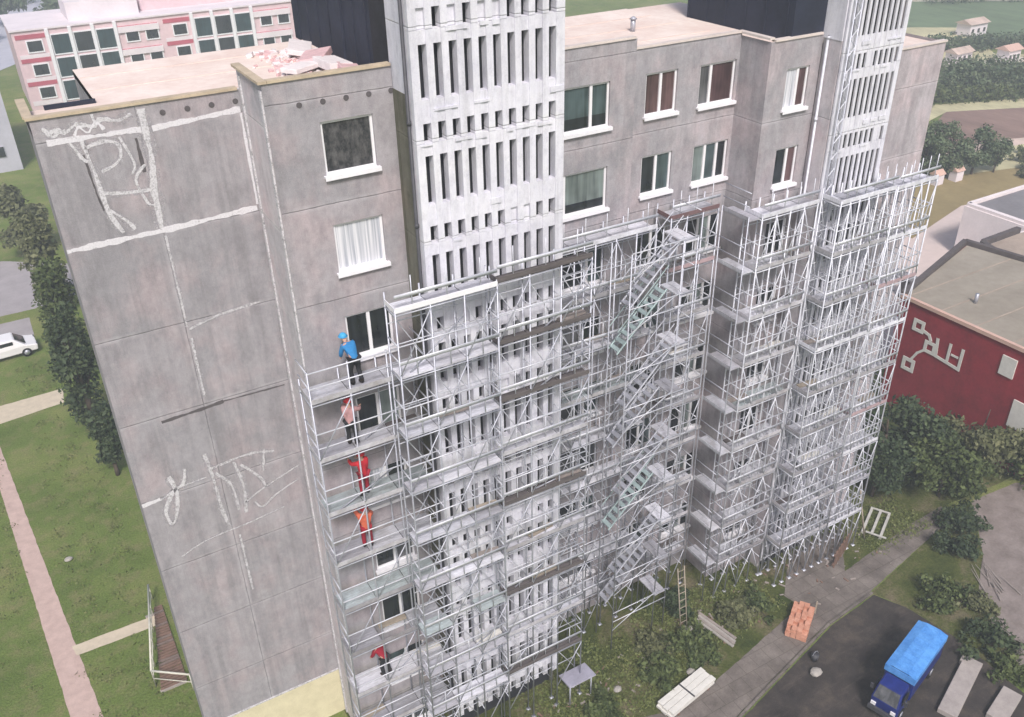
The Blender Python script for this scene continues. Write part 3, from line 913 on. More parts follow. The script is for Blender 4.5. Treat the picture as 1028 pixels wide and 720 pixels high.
def scaffold(label, x0, x1, yi, yo, nb, ztop, zmin=1.2, deck='deck_metal', toe=None, rails=True, top_up=1.1, tint='galv', brace=True, deck_w=.9, deck_map=None, toe_map=None, inner_rail=False, tube=.027):
    """modular frame scaffold: standards, ledgers, decks, rails, toe boards, braces"""
    t = thing('scaffold', label, 'scaffold', (x0, yo, 0), group='scaffold bays along the facade')
    w = yi - yo
    L = x1 - x0
    bw = L / nb
    zs = []
    z = ztop
    while z > zmin:
        zs.append(z)
        z -= LIFT
    for k in range(nb + 1):
        for yy in (0, w):
            top = ztop + (top_up if yy == 0 else .35)
            s = MB().bar((k * bw, yy, .05), (k * bw, yy, top), tube, 6)
            s.box(k * bw - .08, k * bw + .08, yy - .08, yy + .08, 0.012, .05)
            o = s.build('standard', tint, None, True)
            o.parent = t
    # one set of lift pieces, copied to every lift
    dk = {}

    def deck_mesh(m):
        if m in dk:
            return dk[m]
        b = MB()
        npl = 3
        pw = (w - .06) / npl
        for q in range(npl):
            b.box(.015, bw - .015, .03 + q * pw + .006, .03 + (q + 1) * pw - .006, -.055, 0)
        o = b.build('deck', m, None)
        dk[m] = o
        COL.objects.unlink(o)
        return o
    led = MB()
    for yy in (0, w):
        led.bar((0, yy, -.09), (L, yy, -.09), .022, 6)
    for k in range(nb + 1):
        led.bar((k * bw, 0, -.09), (k * bw, w, -.09), .022, 6)
    led = led.build('ledger', tint, None, True)
    rl = MB()
    for hh in (.5, 1.0):
        rl.bar((0, -.02, hh), (L, -.02, hh), .021, 6)
        rl.bar((0, 0, hh), (0, w, hh), .021, 6)
        rl.bar((L, 0, hh), (L, w, hh), .021, 6)
    rl = rl.build('guard_rail', 'galv_light', None, True)
    br = []
    for fl in (0, 1):
        za, zb_ = (-LIFT + .1, -.1) if fl == 0 else (-.1, -LIFT + .1)
        br.append(MB().bar((0, -.03, za), (bw, -.03, zb_), .02, 6).build('diagonal_brace', tint, None, True))
    mid = MB()
    for k in range(nb + 1):
        mid.bar((k * bw, 0, -LIFT * .5), (k * bw, w, -LIFT * .5), .018, 6)
    for hh in (-.62, -1.35):
        mid.bar((0, w, hh), (L, w, hh), .018, 6)
    for k in range(nb):
        mid.bar(((k + .5) * bw, 0, .0), ((k + .5) * bw, 0, 1.0), .017, 6)
        mid.bar((k * bw, w, -.1), ((k + 1) * bw, w, -LIFT + .1), .016, 6)
    mid.box(0, L, -.035, -.015, .42, .53)
    mid = mid.build('inner_rail', 'galv_light', None, True)
    for o in [led, rl, mid] + br:
        COL.objects.unlink(o)
    tb = {}
    for i, zz in enumerate(zs):
        for k in range(nb):
            m = deck
            if deck_map and (i, k) in deck_map:
                m = deck_map[(i, k)]
            elif deck_map and i in deck_map:
                m = deck_map[i]
            if m is None or (i > 0 and random.random() < .07):
                continue
            copy_to(deck_mesh(m), t, (k * bw, 0, zz + random.uniform(-.012, .012)))
        copy_to(led, t, (0, 0, zz))
        if i > 0 and nb >= 3:
            k = random.randrange(nb)
            lt_ = MB()
            xa = k * bw + random.uniform(.1, .3)
            if random.random() < .6:
                lt_.bar((max(0, xa - .9), random.uniform(.1, .5) * w, zz + .03), (min(L, xa + 1.1), random.uniform(.3, .9) * w, zz + random.uniform(.03, 1.1)), .024, 6)
                lt_.build('loose_tube', tint, None, True).parent = t
            if random.random() < .7:
                lt_ = MB().obox((min(L - .5, xa + .4), w * .72, zz + .05), .5, .1, .035, random.uniform(-.12, .12))
                lt_.build('spare_board', random.choice(('wood_pale', 'wood_grey', 'deck_wood', 'board_white')), None).parent = t
        if rails and (i > 0 or top_up > .5):
            copy_to(rl, t, (0, 0, zz))
        if inner_rail:
            copy_to(mid, t, (0, 0, zz))
        if brace:
            for k in range(nb):
                if nb < 3 or nb > 3 or (k + i) % 2 == 0:
                    copy_to(br[(i + k) % 2], t, (k * bw, 0, zz))
        tm = (toe_map or {}).get(i, toe)
        if tm:
            if tm not in tb:
                o = MB().box(0, L, -.028, -.002, .0, .15).box(-.02, -.001, 0, w, .0, .15).build('toe_board', tm, None)
                COL.objects.unlink(o)
                tb[tm] = o
            copy_to(tb[tm], t, (0, 0, zz))
    return t, zs


sc1, zs1 = scaffold('narrow scaffold with workers on its decks before the single-window bay', 4.75, 8.25, -2.4, -3.35, 3, 16.7, deck_map={0: 'deck_metal', 2: 'deck_teal', 4: 'deck_teal', 6: 'deck_bright'}, toe='toe_wood', top_up=1.05)
sc2, zs2 = scaffold('tall scaffold covering left half of the louvred white stair tower', 7.05, 10.15, -3.75, -4.42, 3, 19.4, deck='deck_bright', inner_rail=True, top_up=.1, rails=True, toe_map={0: 'sill_tin'}, deck_map={2: 'deck_metal', 4: 'deck_metal', 6: 'deck_teal'})
sc3, zs3 = scaffold('scaffold with dark plank decks on right half of louvred white stair tower', 10.25, 13.5, -3.8, -4.22, 3, 19.38, inner_rail=True, deck='deck_wood', toe='deck_wood', top_up=.1, rails=True, deck_map={3: 'deck_metal', 5: 'deck_bright', 7: 'deck_metal'}, toe_map={3: 'toe_wood', 5: 'toe_wood', 7: 'toe_wood'})
sc4, zs4 = scaffold('pale topped scaffold on the wall just right of the white tower', 13.75, 18.0, -.85, -1.65, 5, 18.35, tube=.031, inner_rail=True, deck='deck_metal', deck_map={0: 'deck_bright', 3: 'deck_teal', 5: 'deck_bright'}, toe_map={0: 'deck_bright', 1: 'toe_wood', 3: 'toe_wood'}, top_up=.05, rails=True)
sc6, zs6 = scaffold('scaffold with brown toe boards in the recessed middle of the facade', 18.75, 20.9, -.7, -1.5, 3, 18.42, tube=.031, inner_rail=True, deck='deck_metal', toe='toe_wood', toe_map={0: 'toe_brown', 1: 'toe_rose'}, top_up=.05, rails=True)
sc7, zs7 = scaffold('scaffold on the narrow bay left of the farther stair tower', 21.6, 24.3, -2.1, -2.98, 4, 18.35, tint='galv_light', tube=.032, inner_rail=True, deck='deck_metal', deck_map={0: 'deck_bright', 2: 'deck_bright', 4: 'deck_teal'}, toe='toe_wood', toe_map={0: 'deck_bright'}, top_up=.05)
sc8, zs8 = scaffold('dense scaffold over the lower storeys of the farther stair tower', 24.45, 27.3, -3.0, -3.88, 6, 18.55, tint='galv_light', tube=.032, deck='deck_metal', toe='toe_wood', toe_map={0: 'deck_bright', 3: 'deck_bright'}, deck_map={1: 'deck_bright', 4: 'deck_bright', 6: 'deck_bright'}, top_up=.1, inner_rail=True)
sc9, zs9 = scaffold('outermost scaffold at the right end of the block near trees', 27.4, 29.6, -3.0, -3.88, 5, 18.5, tint='galv_light', tube=.032, inner_rail=True, deck='deck_bright', toe='deck_bright', toe_map={2: 'toe_rose', 4: 'toe_wood', 5: 'toe_rose'}, top_up=.1)
# end return decks on the left side of the narrow bay scaffold (they wrap the corner)
for i, zz in enumerate(zs7):
    b = MB().box(21.05, 21.55, -2.9, -1.55, zz - .05, zz)
    b.box(21.02, 21.04, -2.9, -1.55, zz, zz + .13)
    o = b.build('return_deck', 'deck_bright' if i in (0, 3, 7) else ('deck_metal' if i % 2 else 'toe_rose' if i == 1 else 'deck_metal'), sc7)
rr = MB()
for zz in zs7:
    for hh in (.5, 1.0):
        rr.bar((21.02, -2.9, zz + hh), (21.02, -1.55, zz + hh), .021, 6)
for yy in (-2.9, -1.55):
    rr.bar((21.02, yy, .05), (21.02, yy, 18.5), .026, 6)
rr.build('return_rail', 'galv', sc7, True)

# stair tower of the scaffold -----------------------------------------
ac = thing('scaffold_stair_tower', 'scaffold stair tower with zigzag flights between the two facade scaffolds', 'scaffold', (16.4, -3.1, 0), group='scaffold bays along the facade')
for x in (15.9, 18.05, 18.65):
    for y in (-1.95, -3.05):
        MB().bar((x, y, .02), (x, y, 18.4), .027, 6).build('standard', 'galv', ac, True)
i = 0
z = 18.32
while z > 1.5:
    b = MB()
    for q in range(2):
        b.box(18.08 + q * .29, 18.35 + q * .29, -3.05, -1.95, z - .05, z)
    b.build('landing', 'deck_bright' if i % 2 == 0 else 'deck_metal', ac)
    if z - LIFT > .5:
        y0 = -2.9 if i % 2 == 0 else -2.35
        st = MB()
        for yy in (y0, y0 + .5):
            st.bar((18.05, yy, z), (16.0, yy, z - LIFT), .035, 6)
            st.bar((18.05, yy, z + .9), (16.0, yy, z - LIFT + .9), .02, 6)
        for k in range(9):
            f = (k + .5) / 9
            st.box(18.05 - 2.05 * f - .1, 18.05 - 2.05 * f + .1, y0, y0 + .5, z - LIFT * f - .02, z - LIFT * f + .01)
        st.build('stair_flight', 'galv_teal' if i % 4 == 1 else 'galv', ac)
    rl = MB()
    for hh in (.5, 1.0):
        rl.bar((15.9, -3.07, z + hh - .9), (18.65, -3.07, z + hh - .9), .02, 6)
    rl.bar((18.67, -3.05, z + 1), (18.67, -1.95, z + 1), .02, 6)
    rl.bar((15.9, -3.07, z - .9), (18.05, -3.07, z + .2), .018, 6)
    rl.build('guard_rail', 'galv_light', ac, True)
    i += 1
    z -= LIFT

# hoist mast on the farther stair tower
hm = thing('hoist_mast', 'slim grey lattice hoist mast rising up the farther stair tower', 'hoist mast', (24.75, -2.95, 0))
MB().bar((24.7, -2.86, 0), (24.7, -2.86, 27.5), .03, 6).bar((25.0, -2.86, 0), (25.0, -2.86, 27.5), .03, 6).build('rail', 'galv', hm, True)
lt = MB()
for k in range(45):
    za = k * .6
    lt.bar((24.7, -2.86, za), (25.0, -2.86, za + .3), .014, 5).bar((25.0, -2.86, za + .3), (24.7, -2.86, za + .6), .014, 5)
lt.build('lattice', 'galv', hm)


# ------------------------------------------------------------------ people
def skin_mesh(verts, edges, radii, root=0, sub=1):
    me = bpy.data.meshes.new('tmp')
    me.from_pydata(verts, edges, [])
    o = bpy.data.objects.new('tmp', me)
    COL.objects.link(o)
    md = o.modifiers.new('s', 'SKIN')
    md.use_smooth_shade = True
    for i, rr_ in enumerate(radii):
        sv = me.skin_vertices[0].data[i]
        sv.radius = (rr_, rr_) if not isinstance(rr_, tuple) else rr_
        sv.use_root = (i == root)
    sd = o.modifiers.new('d', 'SUBSURF')
    sd.levels = sd.render_levels = sub
    dg = bpy.context.evaluated_depsgraph_get()
    dg.update()
    res = bpy.data.meshes.new_from_object(o.evaluated_get(dg))
    bpy.data.objects.remove(o)
    res.polygons.foreach_set('use_smooth', [True] * len(res.polygons))
    return res


def person(label, loc, rz, pose, jacket, trousers, hat, group='workers on the scaffold', sc=.92):
    """pose: dict of joint positions (metres, facing +y); returns the body object"""
    J = dict(pel=(0, 0, .95), sp=(0, .0, 1.15), ch=(0, .0, 1.36), nk=(0, .01, 1.50), hd0=(0, .02, 1.58), hd1=(0, .025, 1.66), hd2=(0, .02, 1.74),
             shl=(-.18, 0, 1.43), ell=(-.23, -.02, 1.16), wrl=(-.24, .08, .92), shr=(.18, 0, 1.43), elr=(.23, -.02, 1.16), wrr=(.24, .08, .92),
             hpl=(-.10, 0, .90), knl=(-.12, .03, .50), anl=(-.12, 0, .09), tol=(-.13, .17, .04), hpr=(.10, 0, .90), knr=(.12, .03, .50), anr=(.12, 0, .09), tor=(.13, .17, .04))
    J.update(pose)
    J = {k: Vector(v) for k, v in J.items()}
    names = list(J)
    V = [J[k] for k in names]
    R_ = dict(pel=.13, sp=.12, ch=.145, nk=.06, hd0=.075, hd1=.10, hd2=.075, shl=.065, ell=.045, wrl=.032, shr=.065, elr=.045, wrr=.032,
              hpl=.09, knl=.06, anl=.04, tol=.035, hpr=.09, knr=.06, anr=.04, tor=.035)
    rad = [R_[k] for k in names]
    E = [('pel', 'sp'), ('sp', 'ch'), ('ch', 'nk'), ('nk', 'hd0'), ('hd0', 'hd1'), ('hd1', 'hd2'), ('ch', 'shl'), ('shl', 'ell'), ('ell', 'wrl'), ('ch', 'shr'), ('shr', 'elr'), ('elr', 'wrr'),
         ('pel', 'hpl'), ('hpl', 'knl'), ('knl', 'anl'), ('anl', 'tol'), ('pel', 'hpr'), ('hpr', 'knr'), ('knr', 'anr'), ('anr', 'tor')]
    idx = {k: i for i, k in enumerate(names)}
    edges = [(idx[a], idx[b]) for a, b in E]
    # palms and five bent fingers
    for s, sd in (('l', -1), ('r', 1)):
        w_, e_ = J['wr' + s], J['el' + s]
        d = (w_ - e_).normalized()
        side = d.orthogonal().normalized()
        fw = d.cross(side)
        palm = w_ + d * .07
        V.append(palm)
        rad.append(.028)
        ip = len(V) - 1
        edges.append((idx['wr' + s], ip))
        for q, ln in enumerate((.07, .08, .085, .075)):
            o_ = (q - 1.5) * .021
            p1 = palm + d * (.03 + ln * .5) + side * o_
            p2 = p1 + d * ln * .35 + fw * .03
            V += [p1, p2]
            rad += [.009, .008]
            edges += [(ip, len(V) - 2), (len(V) - 2, len(V) - 1)]
        p1 = w_ + d * .06 + side * .05
        p2 = p1 + d * .03 + fw * .02
        V += [p1, p2]
        rad += [.011, .009]
        edges += [(ip, len(V) - 2), (len(V) - 2, len(V) - 1)]
    me = skin_mesh([tuple(v * sc) for v in V], edges, [q * sc for q in rad])
    # face: nose, eyes, ears added into the same mesh
    hd = J['hd1']
    fb = MB()
    fb.ball(hd + Vector((0, .105, -.01)), .016, .03, .026, 6, 4)
    for sx in (-1, 1):
        fb.ball(hd + Vector((sx * .036, .09, .015)), .014, .012, .009, 6, 4, 1)
        fb.ball(hd + Vector((sx * .10, .0, -.005)), .014, .028, .038, 6, 4)
    fb.box(-.028, .028, hd.y + .085, hd.y + .098, hd.z - .055, hd.z - .046, 1)
    bm = bmesh.new()
    bm.from_mesh(me)
    vs = [bm.verts.new(Vector(v) * sc) for v in fb.v]
    for f_, mi_ in zip(fb.f, fb.mi):
        try:
            ff = bm.faces.new([vs[k] for k in f_])
            ff.material_index = mi_
        except ValueError:
            pass
    bm.to_mesh(me)
    bm.free()
    me.materials.clear()
    me.materials.append(MATS['skin'])
    me.materials.append(MATS['cloth_dark'])
    o = bpy.data.objects.new('person', me)
    COL.objects.link(o)
    o.location = loc
    o.rotation_euler = (0, 0, rz)
    tag(o, label, 'person', group)

    def garment(name, keys, es, grow, material):
        vs_ = [tuple(J[k] * sc) for k in keys]
        ix = {k: i for i, k in enumerate(keys)}
        m = skin_mesh(vs_, [(ix[a], ix[b]) for a, b in es], [(R_[k] + grow) * sc for k in keys])
        m.materials.clear()
        m.materials.append(MATS[material])
        g_ = bpy.data.objects.new(name, m)
        COL.objects.link(g_)
        g_.parent = o
    J['wl2'] = J['ell'].lerp(J['wrl'], .92)
    J['wr2'] = J['elr'].lerp(J['wrr'], .92)
    R_['wl2'] = R_['wr2'] = .036
    J['pe2'] = J['pel'] + Vector((0, 0, -.06))
    R_['pe2'] = .14
    garment('jacket', ['sp', 'pel', 'ch', 'shl', 'ell', 'wl2', 'shr', 'elr', 'wr2', 'pe2'],
            [('pe2', 'pel'), ('pel', 'sp'), ('sp', 'ch'), ('ch', 'shl'), ('shl', 'ell'), ('ell', 'wl2'), ('ch', 'shr'), ('shr', 'elr'), ('elr', 'wr2')], .03, jacket)
    J['al2'] = J['knl'].lerp(J['anl'], .9)
    J['ar2'] = J['knr'].lerp(J['anr'], .9)
    R_['al2'] = R_['ar2'] = .055
    garment('trousers', ['pel', 'hpl', 'knl', 'al2', 'hpr', 'knr', 'ar2'],
            [('pel', 'hpl'), ('hpl', 'knl'), ('knl', 'al2'), ('pel', 'hpr'), ('hpr', 'knr'), ('knr', 'ar2')], .022, trousers)
    for s in 'lr':
        a, t_ = J['an' + s], J['to' + s]
        bt = MB().ball(a * .55 * sc + t_ * .45 * sc, .06 * sc, .13 * sc, .055 * sc, 8, 6)
        bt.bar(a * sc, (a + Vector((0, 0, .12))) * sc, .058 * sc, 8)
        bt.build('boot', 'boot', None, True).parent = o
    c = (J['hd2'] - J['hd1']).normalized()
    hp = (J['hd1'] + c * .035) * sc
    ht = MB().ball(hp, .125 * sc, .135 * sc, .125 * sc, 12, 8, zmin=0.0)
    ht.bar(hp, hp + Vector((0, 0, .012 * sc)), .15 * sc, 14)
    h_ = ht.build('hard_hat', hat, None, True)
    h_.parent = o
    return o


REACH = dict(ell=(-.26, .22, 1.34), wrl=(-.20, .44, 1.42), elr=(.26, .2, 1.3), wrr=(.2, .42, 1.25))
BENT = dict(sp=(0, .10, 1.12), ch=(0, .26, 1.27), nk=(0, .36, 1.36), hd0=(0, .42, 1.42), hd1=(0, .48, 1.48), hd2=(0, .52, 1.55), shl=(-.18, .28, 1.32), ell=(-.22, .36, 1.05), wrl=(-.16, .50, .85),
            shr=(.18, .28, 1.32), elr=(.22, .38, 1.05), wrr=(.14, .52, .88), hpl=(-.10, -.02, .90), hpr=(.10, -.02, .90), knl=(-.13, .08, .5), knr=(.13, .02, .5), anr=(.14, -.1, .09), tor=(.14, .07, .04))
WALK = dict(knl=(-.12, .16, .52), anl=(-.12, .26, .11), tol=(-.12, .42, .06), knr=(.12, -.02, .50), anr=(.12, -.24, .12), tor=(.12, -.09, .05), ell=(-.24, -.12, 1.18), wrl=(-.23, -.12, .93), elr=(.24, .08, 1.18), wrr=(.22, .22, .98))
UP = dict(ell=(-.30, .12, 1.60), wrl=(-.22, .28, 1.80), elr=(.26, .2, 1.3), wrr=(.2, .42, 1.25))
person('person in blue jacket and blue hard hat on the highest workers deck', (6.25, -3.0, 16.7), RAD(12), BENT, 'cloth_blue', 'cloth_dark', 'cap_blue')
person('person in pink shirt and red hard hat one deck below the blue worker', (5.9, -3.0, 14.67), RAD(-40), REACH, 'cloth_pink', 'cloth_dark', 'helmet_red')
person('person in bright red jacket two decks below the blue worker', (6.1, -2.95, 12.64), RAD(20), REACH, 'cloth_red', 'cloth_crimson', 'helmet_red')
person('person in orange red overalls reaching up three decks below blue worker', (5.95, -3.0, 10.61), RAD(-15), UP, 'cloth_orange', 'cloth_crimson', 'helmet_red')
person('person in dark crimson clothes bending on a low scaffold deck', (6.0, -2.95, 4.52), RAD(30), BENT, 'cloth_crimson', 'cloth_dark', 'helmet_red')
bkt = thing('bucket', 'small black bucket on the asphalt edge by the orange bricks', 'bucket', (22.85, -7.9, .01))
MB().bar((22.85, -7.9, .01), (22.85, -7.9, .34), .13, 14, .17).build('body', 'drain_black', bkt, True)
MB().path([(22.69, -7.9, .34), (22.74, -7.9, .46), (22.85, -7.9, .52), (22.96, -7.9, .46), (23.01, -7.9, .34)], .012, 5).build('handle', 'galv', bkt)

# ------------------------------------------------------------------ vegetation


def leaf_mesh(name, clumps, per, size, spread, material, flat=.35, squash=.8):
    """clumps: (x,y,z) centres; leaf-sized bent quads scattered round each"""
    c = np.repeat(np.array(clumps), per, axis=0)
    n = len(c)
    off = rng.normal(size=(n, 3))
    off /= np.linalg.norm(off, axis=1)[:, None] + 1e-6
    off *= (rng.random(n)[:, None] ** .5) * spread
    off[:, 2] *= squash
    p = c + off
    nrm = off / (spread + 1e-6) * .7 + rng.normal(size=(n, 3)) * .55 + np.array([0, 0, flat])
    nrm /= np.linalg.norm(nrm, axis=1)[:, None]
    a = np.cross(nrm, rng.normal(size=(n, 3)))
    a /= np.linalg.norm(a, axis=1)[:, None]
    b2 = np.cross(nrm, a)
    s = size * (.45 + 1.1 * rng.random(n) ** 1.6)[:, None]
    q = np.stack([p - a * s, p - b2 * s * .55 + nrm * s * .12, p + a * s, p + b2 * s * .55 - nrm * s * .12], 1).reshape(-1, 3)
    me = bpy.data.meshes.new(name)
    me.vertices.add(n * 4)
    me.vertices.foreach_set('co', q.astype(np.float32).ravel())
    me.loops.add(n * 4)
    me.loops.foreach_set('vertex_index', np.arange(n * 4, dtype=np.int32))
    me.polygons.add(n)
    me.polygons.foreach_set('loop_start', np.arange(0, n * 4, 4, dtype=np.int32))
    me.materials.append(MATS[material])
    me.update(calc_edges=True)
    return me


def crown_points(h0, h1, r, n, shape='round', lean=(0, 0)):
    P = []
    if shape == 'round':                    # a few uneven lobes with gaps between them
        lobes = []
        for k in range(8):
            t = random.uniform(.08, .92)
            rr_ = r * math.sqrt(max(.1, 1 - (2 * t - 1) ** 2))
            a = k * 2.4 + random.uniform(-.5, .5)
            lobes.append((rr_ * .68 * math.cos(a), rr_ * .68 * math.sin(a), h0 + (h1 - h0) * t, r * random.uniform(.28, .52)))
        while len(P) < n:
            lx, ly, lz, lr = random.choice(lobes)
            v = Vector((random.gauss(0, 1), random.gauss(0, 1), random.gauss(0, .8))).normalized() * lr * random.uniform(.45, 1.05)
            P.append((lx + v.x, ly + v.y, lz + v.z))
        return P
    while len(P) < n:
        t = random.random()
        z = h0 + (h1 - h0) * t
        if shape == 'round':
            rr_ = r * math.sqrt(max(0, 1 - (2 * t - 1) ** 2)) * (.85 + .3 * random.random())
        elif shape == 'column':
            rr_ = r * (.55 + .6 * math.sin(math.pi * min(1, t * .95 + .05))) * (.8 + .4 * random.random()) * (1.05 - .35 * t)
        else:
            rr_ = r * (1.1 - t) * (.8 + .4 * random.random())
        a = random.uniform(0, 2 * math.pi)
        d = rr_ * math.sqrt(random.uniform(.25, 1))
        P.append((d * math.cos(a) + lean[0] * t, d * math.sin(a) + lean[1] * t, z))
    return P


def tree(name, label, loc, h, r, material='leaf_mid', shape='round', clear=.2, nclump=60, per=60, size=.16, spread=.6, group=None, parts=True):
    t = thing(name, label, 'tree', loc, group=group)
    t['_o'] = (0, 0, 0)
    pts = crown_points(h * clear + .3, h - .2, r, nclump, shape)
    tr = MB()
    bend = random.uniform(-.15, .15)
    prev = (0, 0, -.05)
    N = 5
    for k in range(1, N + 1):
        cur = (bend * math.sin(k * .9), bend * math.cos(k * 1.3) * .6, h * .85 * k / N)
        tr.bar(prev, cur, h * .024 * (1.15 - (k - 1) / N), 8, h * .024 * (1.15 - k / N))
        prev = cur
    for q in pts[::4]:
        zb = max(h * clear * .8, q[2] * .62)
        tr.bar((bend * .3, 0, zb), (q[0] * .9, q[1] * .9, q[2]), h * .009, 5, h * .003)
    tr.build('trunk', 'bark', None, True).parent = t
    me = leaf_mesh('crown', pts, per, size, spread, material)
    c = bpy.data.objects.new('crown', me)
    COL.objects.link(c)
    c.parent = t
    return t


G1 = 'trees beside the blind wall'
tree('broadleaf_tree', 'tall dark tree hugging the left edge of the blind wall', (-.35, 25.5, 0), 8.4, 0.95, 'leaf_dark', 'column', .14, 85, 62, .14, .55, G1)
tree('broadleaf_tree', 'mid green tree behind the tall dark one, by the end of the pale path', (-.2, 33.5, 0), 7.8, 1.05, 'leaf_mid', 'column', .15, 75, 58, .16, .6, G1)
tree('broadleaf_tree', 'smaller shadowed tree at the foot of the blind wall edge', (-.02, 20.8, 0), 4.6, 0.5, 'leaf_dark', 'column', .12, 60, 70, .13, .45, G1)
tree('broadleaf_tree', 'olive green round tree in front of the pale far block', (-.9, 56, 0), 5.4, 1.9, 'leaf_olive', 'round', .15, 80, 80, .2, .8, G1)
tree('broadleaf_tree', 'olive tree behind the two taller ones near the road', (-.2, 43, 0), 7.6, 1.15, 'leaf_olive', 'column', .15, 75, 58, .17, .6, G1)
G2 = 'trees before the red building'
tree('broadleaf_tree', 'dark dense tree between scaffold end and red building', (34.6, -.9, 0), 5.7, 1.8, 'leaf_dark', 'round', .06, 95, 70, .14, .62, G2)
tree('broadleaf_tree', 'second dark tree just right of the scaffold end tree', (36.9, -1.5, 0), 5.0, 1.7, 'leaf_dark', 'round', .06, 95, 70, .14, .62, G2)
tree('broadleaf_tree', 'broad olive tree against the red wall at the right edge', (39.2, -3.2, 0), 4.8, 2.3, 'leaf_olive', 'round', .06, 95, 70, .14, .62, G2)
tree('broadleaf_tree', 'mid green tree at the right edge beyond the bare dirt', (41.8, -4.9, 0), 4.6, 2.3, 'leaf_mid', 'round', .06, 95, 70, .14, .62, G2)
tree('broadleaf_tree', 'low spreading tree over the end of the footpath', (36.2, -3.6, 0), 3.6, 1.7, 'leaf_mid', 'round', .1, 80, 90, .12, .6, G2)
tree('broadleaf_tree', 'small dark tree squeezed against the corner of the scaffold', (33.3, -1.8, 0), 4.2, 1.0, 'leaf_dark', 'round', .1, 60, 80, .12, .5, G2)


def bush(label, loc, r, h, material, group='bushes on the open ground', n=22, per=70, size=.1):
    pts = [(random.gauss(0, r * .45), random.gauss(0, r * .45), random.uniform(.1, h)) for _ in range(n)]
    t = thing('bush', label, 'bush', loc, group=group)
    t['_o'] = (0, 0, 0)
    st = MB()
    for q in pts[::2]:
        st.bar((q[0] * .2, q[1] * .2, -.03), q, .02, 5, .006)
    st.build('stems', 'bark', None).parent = t
    me = leaf_mesh('foliage', pts, per, size, r * .38, material)
    c = bpy.data.objects.new('foliage', me)
    COL.objects.link(c)
    c.parent = t


for lb, lc, r_, h_, m_ in (('leafy weeds under the scaffold of the narrow bay', (22.9, -4.4, 0), .7, .4, 'leaf_mid'), ('weeds left of the plank stack below the stair tower', (17.4, -3.9, 0), .8, .45, 'leaf_olive'), ('weeds by the leaning ladder and plank stack', (19.0, -5.3, 0), .7, .35, 'leaf_mid'), ('low dark bush between footpath and bare dirt', (33.3, -6.6, 0), 1.0, .8, 'leaf_dark'), ('green bush beyond the blue truck', (30.2, -8.3, 0), 1.1, .6, 'leaf_mid'),
                           ('dark green bush right of the concrete slabs', (29.6, -11.0, 0), 1.0, .7, 'leaf_dark'), ('wide bush at the upper end of the footpath', (34.8, -5.9, 0), 1.2, 1.0, 'leaf_dark'),
                           ('bushy weeds below the scaffold by the white boards', (16.9, -5.1, 0), .8, .5, 'leaf_mid'), ('bush under the middle scaffold beside plank stack', (18.8, -4.6, 0), .9, .6, 'leaf_mid'),
                           ('bush between plank and orange bricks', (21.9, -4.3, 0), .8, .4, 'leaf_olive'), ('leafy weeds at the lower edge under the white tower', (13.9, -5.6, 0), .8, .5, 'leaf_mid'),
                           ('dark bush against the base of the recessed wall', (19.9, -2.6, 0), .8, .8, 'leaf_dark'), ('bush at the lower right corner of the photo', (29.4, -12.6, 0), .9, .5, 'leaf_mid'),
                           ('yellowish bush behind the truck bonnet side', (31.2, -9.6, 0), .8, .4, 'leaf_olive')):
    bush(lb, lc, r_, h_, m_)

# trees standing in the middle distance on the right
G3 = 'trees in the fields on the right'
for k, (x, y, h, r_) in enumerate(((72.5, 29.2, 4.8, 1.6), (74.6, 28.2, 5.2, 1.7), (76.8, 27.2, 5.0, 1.6), (79.2, 26.2, 4.4, 1.5), (81.4, 25.4, 3.4, 1.2), (76.6, 30, 5.0, 1.6))):
    tree('field_tree', ('first', 'second', 'third', 'fourth', 'fifth', 'sixth')[k] + ' tree from the block in the clump past its right edge', (x, y, 0), h, r_, 'leaf_far', 'round', .12, 60, 90, .13, .65, G3)
# scattered trees left in the far distance
G4 = 'trees behind the pink apartment house'
for k, (x, y, h, lb) in enumerate(((0, 150, 7, 'hazy tree left of the pink house near the top edge'), (7, 165, 8, 'hazy tree above the left end of the pink house roof'), (14, 158, 8, 'hazy tree just behind the pink house roof'), (-3, 128, 6, 'pale tree between pale block and pink house'))):
    tree('broadleaf_tree', lb, (x, y, 0), h, 3.0, 'leaf_far', 'round', .1, 40, 60, .4, 1.2, G4)
# far woodland bands: one mass each
def woods(name, label, p, q, depth, h, n, material='leaf_far'):
    pts = []
    for _ in range(n):
        f = random.random()
        x = p[0] + (q[0] - p[0]) * f
        y = p[1] + (q[1] - p[1]) * f
        a = random.uniform(0, depth)
        hh = h * random.uniform(.5, 1)
        for zz in (hh * .3, hh * .65, hh * .95):
            pts.append((x + a * .62 + random.gauss(0, .8), y + a * .5 + random.gauss(0, .8), zz))
    me = leaf_mesh(name, pts, 46, .2, 1.2, material)
    o = bpy.data.objects.new(name, me)
    COL.objects.link(o)
    tag(o, label, 'woodland', None, 'stuff')


woods('woods', 'dark green belt of trees behind the brown field', (97, 48.5), (124, 31), 5, 3.6, 330, 'leaf_far')
woods('far_woods', 'hazy green woods along the far upper right', (136, 92), (190, 62), 20, 3.5, 300, 'leaf_far')
woods('distant_woods', 'faint tree cover at the far upper right edge', (150, 108), (230, 70), 40, 5, 240, 'leaf_far')
woods('distant_grove', 'faint greenery far behind the pink house', (-40, 172), (60, 190), 40, 5, 160, 'leaf_far')

